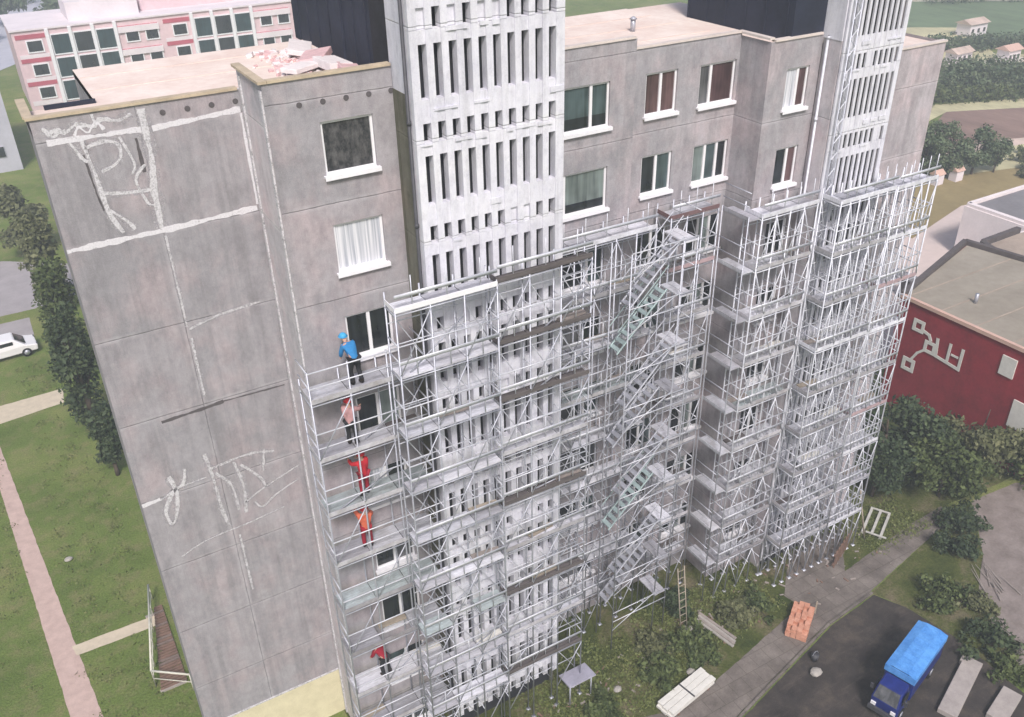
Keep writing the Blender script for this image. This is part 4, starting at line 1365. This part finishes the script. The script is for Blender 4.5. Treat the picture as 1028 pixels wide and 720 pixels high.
# far hedges and scattered trees between the fields
woods('hedge_belt', 'thin hedge line along the far side of the yellow field', (95, 45.5), (122, 34.5), 1.2, 1.3, 120, 'leaf_mid')
woods('far_hedge', 'hazy hedge line before the distant fields', (118, 62), (150, 47), 2, 1.8, 130, 'leaf_far')
G5 = 'scattered bushes on the pale field'
for k, (x, y, r_) in enumerate(((86.5, 26.0, .9), (88.5, 27.2, .7), (84.5, 24.0, 1.0), (92, 26.6, .8), (82.8, 22.6, .9), (95, 29.5, .8), (90.5, 24.6, 1.0), (87.0, 22.6, 1.1))):
    bush(('first', 'second', 'third', 'fourth', 'fifth', 'sixth', 'seventh', 'eighth')[k] + ' dot-like bush on the pale dry field at the upper right', (x, y, 0), r_, r_ * .9, 'leaf_mid' if k % 2 else 'leaf_olive', G5, 14, 50, .14)
for k, (x, y, w_, d_, h_, lb) in enumerate(((116, 55.5, 3.2, 1.8, 1.5, 'long pale building in the far fields nearest the block edge'), (122, 52.2, 2.6, 1.8, 1.7, 'small pale building with pink roof in the far fields'),
                                         (128, 50.5, 3.8, 1.8, 1.4, 'low pale building farthest right in the far fields'), (133, 66, 4, 2.4, 1.8, 'hazy pale building among the far green trees'))):
    hs = thing('field_house', lb, 'building', (x, y, 0), group='pale buildings in the far fields')
    MB().box(x - w_ / 2, x + w_ / 2, y - d_ / 2, y + d_ / 2, 0, h_).build('wall', 'pink_white', hs)
    b = MB()
    xa, xb, ya, yb, zz = x - w_ / 2 - .3, x + w_ / 2 + .3, y - d_ / 2 - .3, y + d_ / 2 + .3, h_
    b.v = [(xa, ya, zz), (xb, ya, zz), (xb, yb, zz), (xa, yb, zz), (xa, y, zz + .6), (xb, y, zz + .6)]
    b.f = [(0, 1, 5, 4), (2, 3, 4, 5), (0, 4, 3), (1, 2, 5), (0, 3, 2, 1)]
    b.mi = [0] * 5
    b.build('roof', 'roof_edge' if k == 1 else 'field_pink', hs)
    for q in range(3):
        wx = x - w_ / 2 + w_ * (q + .5) / 3
        MB().box(wx - .22, wx + .22, y - d_ / 2 - .05, y - d_ / 2, .5, 1.1).build('window', 'glass_dark', hs)

# ------------------------------------------------------------------ other buildings
# red building
A_, B_, C_, D_ = (40.8, 4.2), (41.1, -7.5), (52.5, -6.0), (50.0, 7.0)
red = thing('red_building', 'low dark red building with flat grey roof and white emblem', 'building', (45, 0, 0))
MB().prism([A_, B_, C_, D_], 0, 6.85).build('wall', 'brick_red', red)
MB().prism([(A_[0] + .15, A_[1] - .1), (B_[0] + .15, B_[1] + .2), (C_[0] - .2, C_[1] + .2), (D_[0] - .2, D_[1] - .3)], 6.85, 6.93).build('roof', 'flat_roof_grey', red)
for q in range(5):
    ya = 4.0 - q * 2.1
    MB().box(41.2, 50.2, ya - .04, ya + .04, 6.93, 6.95).build('felt_lap', 'flat_roof_tan', red)
for q in range(3):
    MB().bar((43.5 + q * 2.2, 1.5 - q * 2.4, 6.93), (43.5 + q * 2.2, 1.5 - q * 2.4, 7.5), .1, 8).build('vent_stack', 'galv', red, True)
e = MB()
coping(e, A_, B_, 7.0, .22, .2)
e.build('roof_edge', 'roof_edge', red)
e = MB()
coping(e, (A_[0] + .12, A_[1]), D_, 7.02, .3, .34)
coping(e, D_, C_, 7.02, .3, .34)
e.build('roof_parapet', 'dark_parapet', red)
vb = MB().box(46.2, 46.9, -2.5, -1.9, 6.93, 7.4).box(46.1, 47.0, -2.6, -1.8, 7.4, 7.5)
vb.build('roof_vent', 'dark_parapet', red)


def on_red(u, z):           # point on the red wall: u metres from its far corner
    f = u / 11.7
    return (A_[0] + (B_[0] - A_[0]) * f - .03, A_[1] + (B_[1] - A_[1]) * f, z)


def red_band(pts, w, name):
    b = MB()
    for p, q in zip(pts[:-1], pts[1:]):
        P, Q = Vector(on_red(*p)), Vector(on_red(*q))
        d = (Q - P).normalized()
        n_ = d.cross(Vector((1, 0, 0))).normalized() * w / 2
        ex = Vector((-.03, 0, 0))
        P2, Q2 = P - d * w * .45, Q + d * w * .45
        b.quad(P2 - n_ + ex, Q2 - n_ + ex, Q2 + n_ + ex, P2 + n_ + ex)
        b.quad(P2 + n_ + ex, Q2 + n_ + ex, Q2 + n_, P2 + n_)
        b.quad(P2 - n_, Q2 - n_, Q2 - n_ + ex, P2 - n_ + ex)
    return b.build(name, 'board_white', red)


def red_frame(u, z, s, w, name):
    return red_band([(u - s, z - s), (u + s, z - s), (u + s, z + s), (u - s, z + s), (u - s, z - s + .01)], w, name)


red_frame(1.46, 5.70, .27, .19, 'emblem_square')
red_frame(2.40, 4.75, .27, .19, 'emblem_square')
red_frame(1.37, 3.15, .30, .21, 'emblem_square')
red_band([(1.8, 5.55), (2.2, 5.45), (2.35, 5.2)], .17, 'emblem_bar')
red_band([(1.5, 3.6), (1.75, 4.1), (2.1, 4.45)], .14, 'emblem_bar')
red_band([(2.75, 5.45), (2.85, 4.45), (4.30, 4.3), (4.30, 5.5)], .17, 'sign_mark')
red_band([(3.55, 5.5), (3.55, 4.55)], .16, 'sign_mark')
red_band([(3.75, 4.95), (4.1, 4.95)], .12, 'sign_mark')
MB().box(40.93, 41.1, -4.6, -3.4, 2.6, 4.2).build('white_panel', 'board_white', red)
MB().box(40.9, 41.05, -3.0, -2.2, 5.2, 6.3).build('white_panel', 'board_white', red)

lb1 = thing('flat_roofed_building', 'low white building with tan flat roof adjoining the red one', 'building', (56, 8, 0))
MB().prism([(55.2, 9.0), (52.8, 3), (60, 0), (64, 8.5), (59.3, 9.1)], 0, 4.75).build('wall', 'white_plaster', lb1)
MB().prism([(55.6, 8.7), (53.3, 3.2), (59.8, .4), (63.4, 8.2), (59.2, 8.8)], 4.75, 4.85).build('roof', 'flat_roof_tan', lb1)
e = MB()
coping(e, (55.2, 9.0), (52.8, 3), 4.95, .35, .4)
coping(e, (55.3, 9.0), (59.3, 9.1), 4.95, .35, .4)
e.build('roof_parapet', 'dark_parapet', lb1)
lb2 = thing('flat_roofed_building', 'farther low white building with dark grey flat roof', 'building', (64, 12, 0))
MB().prism([(62.6, 4), (73, 4), (70, 15.4), (62.3, 15.4)], 0, 4.0).build('wall', 'white_plaster', lb2)
MB().prism([(63.2, 4.3), (72.6, 4.3), (69.7, 15.0), (62.9, 15.0)], 4.0, 4.08).build('roof', 'flat_roof_dark', lb2)
e = MB()
coping(e, (62.6, 15.3), (62.85, 4.1), 4.12, .4, .24)
coping(e, (62.6, 15.25), (70, 15.25), 4.12, .3, .24)
e.build('roof_parapet', 'white_plaster', lb2)
for k, (x, y, lb) in enumerate(((74.2, 26.3, 'tiny pink shed nearer the block by the field trees'), (76.6, 26.0, 'tiny pink shed farther right by the field trees'))):
    sh = thing('shed', lb, 'shed', (x, y, 0), group='sheds under the field trees')
    MB().box(x - .5, x + .5, y - .4, y + .4, 0, 1.0).build('wall', 'pink_white', sh)
    b = MB()
    b.v = [(x - .6, y - .5, 1.0), (x + .6, y - .5, 1.0), (x + .6, y + .5, 1.0), (x - .6, y + .5, 1.0), (x - .6, y, 1.4), (x + .6, y, 1.4)]
    b.f = [(0, 1, 5, 4), (2, 3, 4, 5), (0, 4, 3), (1, 2, 5), (0, 3, 2, 1)]
    b.mi = [0] * 5
    b.build('roof', 'roof_edge', sh)
# a dark small block (kiosk) beside the red building, at scaffold end
kk = thing('utility_cabinet', 'small dark utility cabinet behind the red building corner', 'cabinet', (53.0, 12.2, 0))
MB().box(52.6, 53.4, 11.9, 12.6, 0, 1.5).build('body', 'dark_parapet', kk)
MB().box(52.5, 53.5, 11.8, 12.7, 1.5, 1.62).build('lid', 'flat_roof_dark', kk)

# pink apartment house far behind on the left
pk = thing('apartment_house', 'pink and white apartment house with dark green glazing behind the roof', 'building', (22, 104, 0))
Yp = 103
MB().box(4.2, 54, Yp, Yp + 12, 0, 9.3).build('wall', 'pink_plaster', pk)
MB().box(4.0, 54.2, Yp - .2, Yp + 12.2, 9.3, 9.5).build('roof', 'pink_white', pk)
MB().box(11, 19.5, Yp + 2.5, Yp + 9, 9.5, 11.6).build('attic', 'pink_white', pk)
MB().box(20, 45, Yp + 4, Yp + 10, 9.5, 11.2).build('attic', 'pink_plaster', pk)


def far_window(x0, x1, z0, z1, m='glass_deep', fr=.14, y=Yp):
    f = MB()
    f.box(x0, x0 + fr, y - .12, y, z0, z1)
    f.box(x1 - fr, x1, y - .12, y, z0, z1)
    f.box(x0 + fr, x1 - fr, y - .12, y, z1 - fr, z1)
    f.box(x0 + fr, x1 - fr, y - .12, y, z0, z0 + fr)
    w = f.build('window', 'window_white', pk)
    MB().box(x0 + fr, x1 - fr, y - .06, y - .02, z0 + fr, z1 - fr).build('glass_pane', m, w)


for sec in range(3):
    X = 4.2 + sec * 17.2
    for fl in range(3):
        z0 = 1.0 + fl * 2.75
        far_window(X + 1.3, X + 3.2, z0 + .2, z0 + 1.7, 'glass_dark')
        for q in range(3):
            far_window(X + 4.1 + q * 2.6, X + 6.4 + q * 2.6, z0 - .35, z0 + 2.15, 'glass_deep' if q != 1 else 'glass_dark')
        MB().box(X + .3, X + 3.6, Yp - .06, Yp, z0 + 1.85, z0 + 2.35).build('wall_band', 'band_red', pk)
        MB().box(X + .3, X + 3.6, Yp - .05, Yp, z0 - .5, z0 + .05).build('wall_band', 'pink_white', pk)
        MB().box(X + 11.95, X + 16.8, Yp - .06, Yp, z0 + 1.72, z0 + 2.12).build('wall_band', 'band_red', pk)
        for q in range(2):
            far_window(X + 12.7 + q * 2.4, X + 14.4 + q * 2.4, z0 + .1, z0 + 1.6, 'glass_dark')
    for q in range(4):
        MB().box(X + 3.65 + q * 2.6, X + 4.05 + q * 2.6, Yp - .35, Yp, 0, 9.3).build('pilaster', 'window_white', pk)
    for fl in range(3):
        MB().box(X + 11.9, X + 16.9, Yp - .25, Yp, 2.75 + fl * 2.75 - .4, 2.75 + fl * 2.75 + .3).build('balcony_band', 'pink_white', pk)

# pale block at the left edge
pb_ = thing('pale_apartment_block', 'pale lavender block with small dark windows at the left edge', 'building', (-8, 80, 0))
MB().box(-22, .9, 79.5, 90, 0, 8.9).build('wall', 'pale_block', pb_)
MB().box(-22.2, 1.1, 79.3, 90.2, 8.9, 9.15).build('roof', 'slab_concrete', pb_)
for fl in range(3):
    for q in range(6):
        x = -1.0 - q * 1.55
        z0 = 1.6 + fl * 2.5
        w = MB().box(x - .05, x + .75, 79.42, 79.5, z0 - .05, z0 + 1.05).build('window', 'pale_block', pb_)
        MB().box(x, x + .7, 79.38, 79.44, z0, z0 + 1.0).build('glass_pane', 'glass_dark', w)

# ------------------------------------------------------------------ vehicles
tk = thing('truck', 'small truck with bright blue cargo box and dark navy cab', 'truck', (25.2, -10.65, 0), RAD(15.5))
hw, zb = .62, .62
tk.scale = (.93, .93, .93)
bx = MB().box(-1.45, 1.75, -hw, hw, zb, 1.93)
bx.build('cargo_box', 'truck_navy', tk, bevel=.03)
rf = MB()
NX = 12
tz = [random.uniform(-.035, .03) for _ in range(NX + 1)]
for k in range(NX):
    xa, xb = -1.48 + 3.26 * k / NX, -1.48 + 3.26 * (k + 1) / NX
    for (ya, za), (yb, zb2) in (((-hw - .03, 1.94), (-.3, 2.03)), ((-.3, 2.03), (.3, 2.03)), ((.3, 2.03), (hw + .03, 1.94))):
        rf.quad((xa, ya, za + tz[k] * (abs(ya) < .4)), (xb, ya, za + tz[k + 1] * (abs(ya) < .4)), (xb, yb, zb2 + tz[k + 1] * (abs(yb) < .4)), (xa, yb, zb2 + tz[k] * (abs(yb) < .4)))
    rf.bar((xa, -.3, 2.03 + tz[k]), (xa, .3, 2.03 + tz[k]), .014, 5)
rf.box(-1.5, 1.8, -hw - .035, -hw - .005, 1.62, 1.94).box(-1.5, 1.8, hw + .005, hw + .035, 1.62, 1.94)
rf.box(1.76, 1.80, -hw, hw, 1.62, 1.96).box(-1.5, -1.46, -hw, hw, 1.62, 1.96)
rf.build('tarpaulin_roof', 'truck_blue', tk)
cb = MB()
cb.v = [(-2.55, -.58, .4), (-1.55, -.58, .4), (-1.55, .58, .4), (-2.55, .58, .4), (-2.6, -.58, 1.0), (-1.55, -.58, 1.0), (-1.55, .58, 1.0), (-2.6, .58, 1.0),
        (-2.25, -.5, 1.62), (-1.58, -.5, 1.66), (-1.58, .5, 1.66), (-2.25, .5, 1.62)]
cb.f = [(0, 3, 2, 1), (0, 1, 5, 4), (1, 2, 6, 5), (2, 3, 7, 6), (3, 0, 4, 7), (4, 5, 9, 8), (5, 6, 10, 9), (6, 7, 11, 10), (7, 4, 8, 11), (8, 9, 10, 11)]
cb.mi = [0] * len(cb.f)
cab = cb.build('cab', 'truck_navy', tk, bevel=.05)
ws = MB().quad((-2.585, -.5, 1.05), (-2.585, .5, 1.05), (-2.285, .44, 1.57), (-2.285, -.44, 1.57))
ws.v = [(x - .012, y, z) for x, y, z in ws.v]
ws.build('windscreen', 'glass_grey', cab)
for s in (-1, 1):
    MB().box(-2.3, -1.75, s * .60 - .012, s * .60 + .012, 1.05, 1.5).build('side_window', 'glass_dark', cab)
    MB().box(-2.64, -2.58, s * .42 - .1, s * .42 + .1, .62, .78).build('headlight', 'window_white', cab)
    MB().box(-2.35, -2.28, s * .72 - .06, s * .72 + .06, 1.15, 1.4).build('mirror', 'drain_black', cab)
MB().box(-2.7, -2.58, -.6, .6, .36, .55).build('bumper', 'drain_black', tk)
MB().box(-1.5, 1.7, -.3, .3, .45, .62).build('chassis', 'drain_black', tk)
for x in (-2.1, .95):
    for s in (-1, 1):
        w = MB().bar((x, s * .42, .33), (x, s * .62, .33), .33, 16).build('wheel', 'tyre', tk, True)
        MB().bar((x, s * .60, .33), (x, s * .635, .33), .17, 12).build('rim', 'galv', w, True)

# white car on the strip at the left
cr = thing('parked_car', 'white car parked on the grey strip at the left edge', 'car', (-4.2, 38.2, 0), RAD(4))
prof = [(-2.0, .32), (2.0, .32), (2.05, .7), (1.35, .86), (.75, 1.36), (-1.15, 1.40), (-1.85, .95), (-2.05, .78)]
b = MB()
n = len(prof)
for s, wv in ((-1, .82), (1, .82)):
    for (x, z) in prof:
        b.v.append((x, s * (wv if z < 1 else wv - .14), z))
b.f = [tuple(range(n)), tuple(reversed(range(n, 2 * n)))] + [(k, k + n, (k + 1) % n + n, (k + 1) % n) for k in range(n)]
b.mi = [0] * len(b.f)
body = b.build('body', 'car_white', cr, bevel=.06)
for s in (-1, 1):
    for (xa, xb) in ((-1.2, -.25), (-.15, .65)):
        MB().obox(((xa + xb) / 2, s * .755, 1.13), (xb - xa) / 2, .02, .16).build('side_window', 'glass_dark', body)
    MB().box(1.98, 2.06, s * .6 - .14, s * .6 + .14, .6, .72).build('headlight', 'glass_grey', body)
MB().quad((1.40, -.6, .89), (1.40, .6, .89), (.83, .56, 1.33), (.83, -.56, 1.33)).build('windscreen', 'glass_dark', body)
MB().quad((-1.86, .6, .99), (-1.86, -.6, .99), (-1.26, -.56, 1.36), (-1.26, .56, 1.36)).build('rear_window', 'glass_dark', body)
for x in (-1.25, 1.3):
    for s in (-1, 1):
        w = MB().bar((x, s * .66, .31), (x, s * .84, .31), .31, 16).build('wheel', 'tyre', cr, True)
        MB().bar((x, s * .83, .31), (x, s * .855, .31), .18, 12).build('rim', 'galv', w, True)

# ------------------------------------------------------------------ yard clutter
# orange brick stack
bk = thing('brick_stack', 'stack of orange bricks half on the footpath', 'brick stack', (23.75, -6.15, 0), RAD(33))
b = MB()
for lv in range(4):
    for i in range(7):
        for j in range(4):
            if lv > 2 and (i + j) % 3 == 0:
                continue
            b.obox((-.80 + i * .262 + random.uniform(-.012, .012), -.36 + j * .225 + random.uniform(-.012, .012), .07 + lv * .125), .125, .107, .06, random.uniform(-.05, .05))
b.build('brick_stack_pile', 'brick_orange', bk)
MB().obox((.95, -.5, .35), .035, .03, .36).build('corner_post', 'wood_pale', bk)
# white board bundle in three stacks of boards
bd = thing('board_bundle', 'long bundle of white boards lying along the lower footpath edge', 'boards', (17.1, -6.55, 0), RAD(10))
for j in range(3):
    for lv in range(2):
        b = MB().obox((random.uniform(-.08, .08), -.27 + j * .27, .16 + lv * .13), 1.3, .125, .055, random.uniform(-.01, .01))
        b.build('board', 'board_white', bd)
for x in (-.9, .9):
    MB().obox((x, 0, .05), .05, .42, .05).build('bearer', 'wood_brown', bd)
MB().obox((0, 0, .36), .03, .41, .012).build('strap', 'drain_black', bd)
# planks stack under scaffold
ps = thing('plank_stack', 'short stack of weathered planks on the grass below the scaffold', 'planks', (20.4, -4.55, 0), RAD(-80))
for k in range(4):
    MB().obox((random.uniform(-.1, .1), -.2 + .13 * k, .09 + .02 * (k % 2)), 1.0, .06, .03, random.uniform(-.03, .03)).build('plank', 'wood_grey' if k % 2 else 'stone_pale', ps)
for x in (-.7, .7):
    MB().obox((x, 0, .03), .05, .3, .03).build('bearer', 'wood_brown', ps)
for k, (x, y, s, lb) in enumerate(((19.4, -3.9, .19, 'pale stone block beside the plank stack'), (18.0, -5.75, .16, 'pale stone block at the end of the white boards'), (22.5, -4.55, .13, 'small pale stone on the grass left of the bricks'),
                                   (22.35, -8.45, .22, 'pale sack on the asphalt next to the black bucket'), (14.9, -4.9, .15, 'pale stone under the white tower scaffold'), (-3.3, 15.0, .16, 'small pale stone on the left lawn'))):
    b = MB().ball((0, 0, s * .55), s * 1.25, s, s * .62, 9, 6)
    b.v = [(x_ + random.uniform(-.02, .02), y_ + random.uniform(-.02, .02), max(0, z_)) for x_, y_, z_ in b.v]
    o = b.build('stone_block' if 'sack' not in lb else 'sack', 'stone_pale', None)
    o.location = (x, y, .005)
    tag(o, lb, 'stone' if 'sack' not in lb else 'sack', 'loose pale lumps on the ground')
# concrete slabs near the truck
for k, (x, y, L, w_, rz, lb) in enumerate(((26.55, -12.05, 1.5, .36, 20, 'long grey concrete slab right of the blue truck'), (28.12, -11.44, .40, .2, 108, 'short pale concrete slab across the end of the long one'), (27.4, -13.45, .9, .36, 15, 'grey concrete slab at the bottom right corner'))):
    o = MB().obox((0, 0, .12), L, w_, .12).build('concrete_slab', 'slab_concrete', None, bevel=.02)
    o.location = (x, y, 0.008)
    o.rotation_euler = (0, 0, RAD(rz))
    tag(o, lb, 'slab', 'concrete slabs by the truck')
# white framed pallet bundle
pf = thing('pallet_frame', 'open pale frame of boards lying on grass beside the footpath', 'frame', (31.7, -3.45, 0), RAD(28))
for yy in (-.42, .0, .42):
    MB().obox((0 if yy else .1, yy, .10), 1.0, .06, .08).build('rail', 'frame_wood', pf)
for xx in (-.98, .98):
    MB().obox((xx, -.21 if xx < 0 else 0, .2), .05, .48, .02).build('cross_board', 'frame_wood', pf)
# brown fence trellis near scaffold end
tf = thing('plank_fence', 'brown open plank fence under the end of the scaffold', 'fence', (28.5, -4.15, 0), RAD(22))
for k in range(7):
    MB().obox((-.9 + k * .3, 0, .5), .05, .025, .5).build('picket', 'wood_brown', tf)
for z in (.25, .8):
    MB().obox((0, .05, z), 1.05, .025, .05).build('rail', 'wood_brown', tf)
# light poles leaning at scaffold end
lp = MB().bar((30.4, -3.9, .0), (30.1, -3.3, 2.8), .035, 7)
tag(lp.build('pole', 'wood_pale', None, True), 'pale leaning pole at the right end of the scaffold', 'pole')
# lavender entrance canopy under the white tower
cn = thing('entrance_canopy', 'low lavender tin canopy on two posts at the foot of the white tower', 'canopy', (13.3, -4.2, 0))
MB().obox((13.35, -4.25, 1.2), .62, .4, .03, 0, RAD(-8)).build('canopy_roof', 'lavender_tin', cn)
for x in (12.85, 13.85):
    MB().bar((x, -4.5, 0), (x, -4.5, 1.2), .035, 7).build('post', 'galv', cn, True)
# ladder leaning beside
ld = thing('ladder', 'thin wooden ladder leaning on the scaffold above the weeds', 'ladder', (19.2, -3.5, 0))
for x in (19.0, 19.35):
    MB().bar((x, -3.9, 0), (x + .1, -3.2, 3.2), .025, 6).build('rail', 'wood_pale', ld, True)
lr = MB()
for k in range(9):
    f = (k + .5) / 9
    lr.bar((19.0 + .1 * f, -3.9 + .7 * f, 3.2 * f), (19.35 + .1 * f, -3.9 + .7 * f, 3.2 * f), .015, 5)
lr.build('rung', 'wood_pale', ld)
# branches on the bare dirt
br_ = MB()
for k in range(9):
    a = random.uniform(-.4, .4) + RAD(60)
    x, y = 33.2 + random.uniform(-.7, .7), -9.0 + random.uniform(-.6, .6)
    L = random.uniform(.5, 1.1)
    br_.bar((x - L * math.cos(a), y - L * math.sin(a), .04), (x + L * math.cos(a), y + L * math.sin(a), .1 + .1 * random.random()), .03, 5, .012)
tag(br_.build('branch_heap', 'wood_grey', None), 'heap of dry branches on the bare dirt at right', 'branches')
# railing by the light well at lower left
rg = thing('railing', 'cream metal railing round the light well left of the block', 'railing', (-1.0, 6, 0))
P_ = [(-.35, 10.2), (-1.25, 5.1), (.05, 4.1)]
rt = MB()
for (xa, ya), (xb, yb) in zip(P_[:-1], P_[1:]):
    rt.bar((xa, ya, .95), (xb, yb, .95), .045, 7)
    rt.bar((xa, ya, .5), (xb, yb, .5), .02, 6)
rt.build('top_rail', 'rail_cream', rg, True)
for (xa, ya), (xb, yb) in zip(P_[:-1], P_[1:]):
    L = math.hypot(xb - xa, yb - ya)
    for k in range(int(L / .9) + 1):
        f = k / int(L / .9)
        MB().bar((xa + (xb - xa) * f, ya + (yb - ya) * f, 0), (xa + (xb - xa) * f, ya + (yb - ya) * f, .95), .025, 6).build('post', 'rail_cream', rg, True)
wl = thing('light_well', 'brown slatted cover of the light well beside the block', 'light well', (-.5, 6, 0))
for k in range(30):
    f = k / 30
    xl = -.42 - .72 * f
    MB().obox(((xl - .06) / 2, 9.5 - 4.9 * f, .10 + random.uniform(-.01, .01)), (-.06 - xl) / 2, .055, .025, RAD(random.uniform(-2, 2))).build('slat', random.choice(('wood_brown', 'wood_brown', 'wood_dull')), wl)
for yy in (9.2, 4.7):
    MB().box(-1.15 if yy < 6 else -.85, -.1, yy - .06, yy + .06, 0, .09).build('bearer', 'slab_concrete', wl)
# roof rubbish by the machine room
for k, (x, y, L, w_, h_, rz, tilt, m, lb) in enumerate((
        (8.05, 3.9, .8, .35, .08, 70, .2, 'rubbish_white', 'white foam board on the roof farthest from the front edge'), (8.0, 2.4, .7, .4, .10, 60, -.15, 'rubbish_pink', 'pink foam board leaning by the machine room wall'),
        (8.1, 1.2, .6, .35, .12, 95, .1, 'rubbish_white', 'thick white foam board in the middle of the roof pile'), (8.25, .2, .6, .3, .1, 80, .2, 'rubbish_pink', 'small pink board near the front of the roof pile'),
        (7.4, 1.6, .7, .3, .07, 30, .0, 'rubbish_white', 'flat white board on the outer side of the roof pile'), (8.3, -.7, .5, .22, .09, 100, .1, 'rubbish_white', 'white board nearest the front roof edge'))):
    o = MB().obox((0, 0, h_ + .12), L, w_, h_, 0, tilt).build('foam_board', m, None, bevel=.02)
    o.location = (x, y, zr + .05)
    o.rotation_euler = (0, 0, RAD(rz))
    tag(o, lb, 'foam board', 'foam boards on the roof')
rs = []
for k in range(420):
    x, y = random.gauss(7.6, .5), random.uniform(-1.5, 5.0)
    rs.append((min(8.8, x), y))
b = MB()
for (x, y) in rs:
    s = random.uniform(.03, .12)
    b.obox((x, y, zr + s * .5), s, s * random.uniform(.4, 1), s * .5, random.uniform(0, 3), random.uniform(-.4, .4), mi=random.choice((0, 0, 1)))
tag(b.build('rubble', ['rubbish_white', 'rubbish_pink'], None), 'white and pink rubble scattered on the roof by the machine room', 'rubble', None, 'stuff')
# loose litter and offcuts on the ground under the scaffold
b = MB()
for k in range(200):
    x = random.uniform(11, 31)
    y = -3.0 - abs(random.gauss(0, 1.2)) - max(0, (20 - x)) * .12
    s = random.uniform(.015, .07)
    b.obox((x, y, s * .4 + .01), s * random.uniform(.8, 3), s * .6, s * .4, random.uniform(0, 3), mi=random.choice((0, 1, 2)))
tag(b.build('litter', ['wood_grey', 'wood_grey', 'wood_brown'], None), 'scraps and offcuts scattered under the scaffolding', 'litter', None, 'stuff')

# grass tufts near the block and on the lawns (ground cover)
pts = []
for _ in range(3600):
    if random.random() < .25:
        x, y = random.uniform(-9, -.3), random.uniform(3.5, 36)
        if -5.8 < x < -3 and abs(x + 4.6) < .9 or abs(y - 8.9) < .6 or 29 < y < 32.2:
            continue
    else:
        x, y = random.uniform(11, 34), random.uniform(-6.2, -2.2)
        if y < -5.0 - max(0, 22 - x) * .18 or (24 < x < 30 and y < -2.6):
            continue
    pts.append((x, y, .03))
me = leaf_mesh('grass_tufts', pts, 14, .06, .4, 'leaf_grass', flat=.5, squash=.25)
o = bpy.data.objects.new('grass_tufts', me)
COL.objects.link(o)
tag(o, 'tufts of longer grass and weeds on the lawns', 'grass', None, 'stuff')

# ------------------------------------------------------------------ air
hz = MB().box(-120, 420, -60, 420, -1, 33).build('haze', [], None)
hz.data.materials.clear()
m = bpy.data.materials.new('haze_air')
m.use_nodes = True
nt = m.node_tree
for n_ in list(nt.nodes):
    if n_.type != 'OUTPUT_MATERIAL':
        nt.nodes.remove(n_)
pv = nt.nodes.new('ShaderNodeVolumePrincipled')
pv.inputs['Color'].default_value = (.80, .86, .95, 1)
pv.inputs['Density'].default_value = .0018
out = [n_ for n_ in nt.nodes if n_.type == 'OUTPUT_MATERIAL'][0]
nt.links.new(pv.outputs[0], out.inputs['Volume'])
hz.data.materials.append(m)
tag(hz, 'pale haze in the air over the far fields', 'haze', None, 'stuff')

# ------------------------------------------------------------------ light
W = bpy.data.worlds.new('World')
S.world = W
W.use_nodes = True
nt = W.node_tree
sky = nt.nodes.new('ShaderNodeTexSky')
sky.sky_type = 'NISHITA'
sky.sun_disc = False
SUN_EL, SUN_AZ = 48, 203            # azimuth clockwise from +y (sun over the viewer's right shoulder)
sky.sun_elevation = RAD(SUN_EL)
sky.sun_rotation = RAD(SUN_AZ)
sky.air_density = 1.0
sky.dust_density = 4.0
sky.ozone_density = 1.0
nt.links.new(sky.outputs[0], nt.nodes['Background'].inputs['Color'])
nt.nodes['Background'].inputs['Strength'].default_value = .085
sl = bpy.data.lights.new('sun', 'SUN')
sl.energy = 1.95
sl.angle = RAD(10)
sl.color = (1, .965, .95)
so = bpy.data.objects.new('sun', sl)
COL.objects.link(so)
az, el = RAD(SUN_AZ), RAD(SUN_EL)
dirv = Vector((math.sin(az) * math.cos(el), math.cos(az) * math.cos(el), math.sin(el)))
so.rotation_euler = dirv.to_track_quat('Z', 'Y').to_euler()
so.location = (0, -40, 60)

# ------------------------------------------------------------------ camera
cd = bpy.data.cameras.new('camera')
cd.sensor_width = 36
cd.lens = 913.552 / 1028 * 36
cd.clip_end = 3000
co = bpy.data.objects.new('camera', cd)
COL.objects.link(co)
pitch, roll, yaw = RAD(31.022), RAD(-1.243), RAD(29.671)
F = Vector((math.sin(yaw) * math.cos(pitch), math.cos(yaw) * math.cos(pitch), -math.sin(pitch)))
R = Vector((math.cos(yaw), -math.sin(yaw), 0))
U = R.cross(F)
R2 = R * math.cos(roll) + U * math.sin(roll)
U2 = -R * math.sin(roll) + U * math.cos(roll)
M = Matrix((R2, U2, -F)).transposed().to_4x4()
M.translation = Vector((-.8, -24.389, 30.714))
co.matrix_world = M
S.camera = co

for o in bpy.data.objects:
    if '_o' in o.keys():
        del o['_o']
S.render.engine = 'CYCLES'
S.cycles.use_denoising = True
S.cycles.max_bounces = 6
S.cycles.volume_bounces = 1
S.view_settings.view_transform = 'Standard'
S.view_settings.look = 'None'
S.view_settings.gamma = 1
S.view_settings.exposure = .68
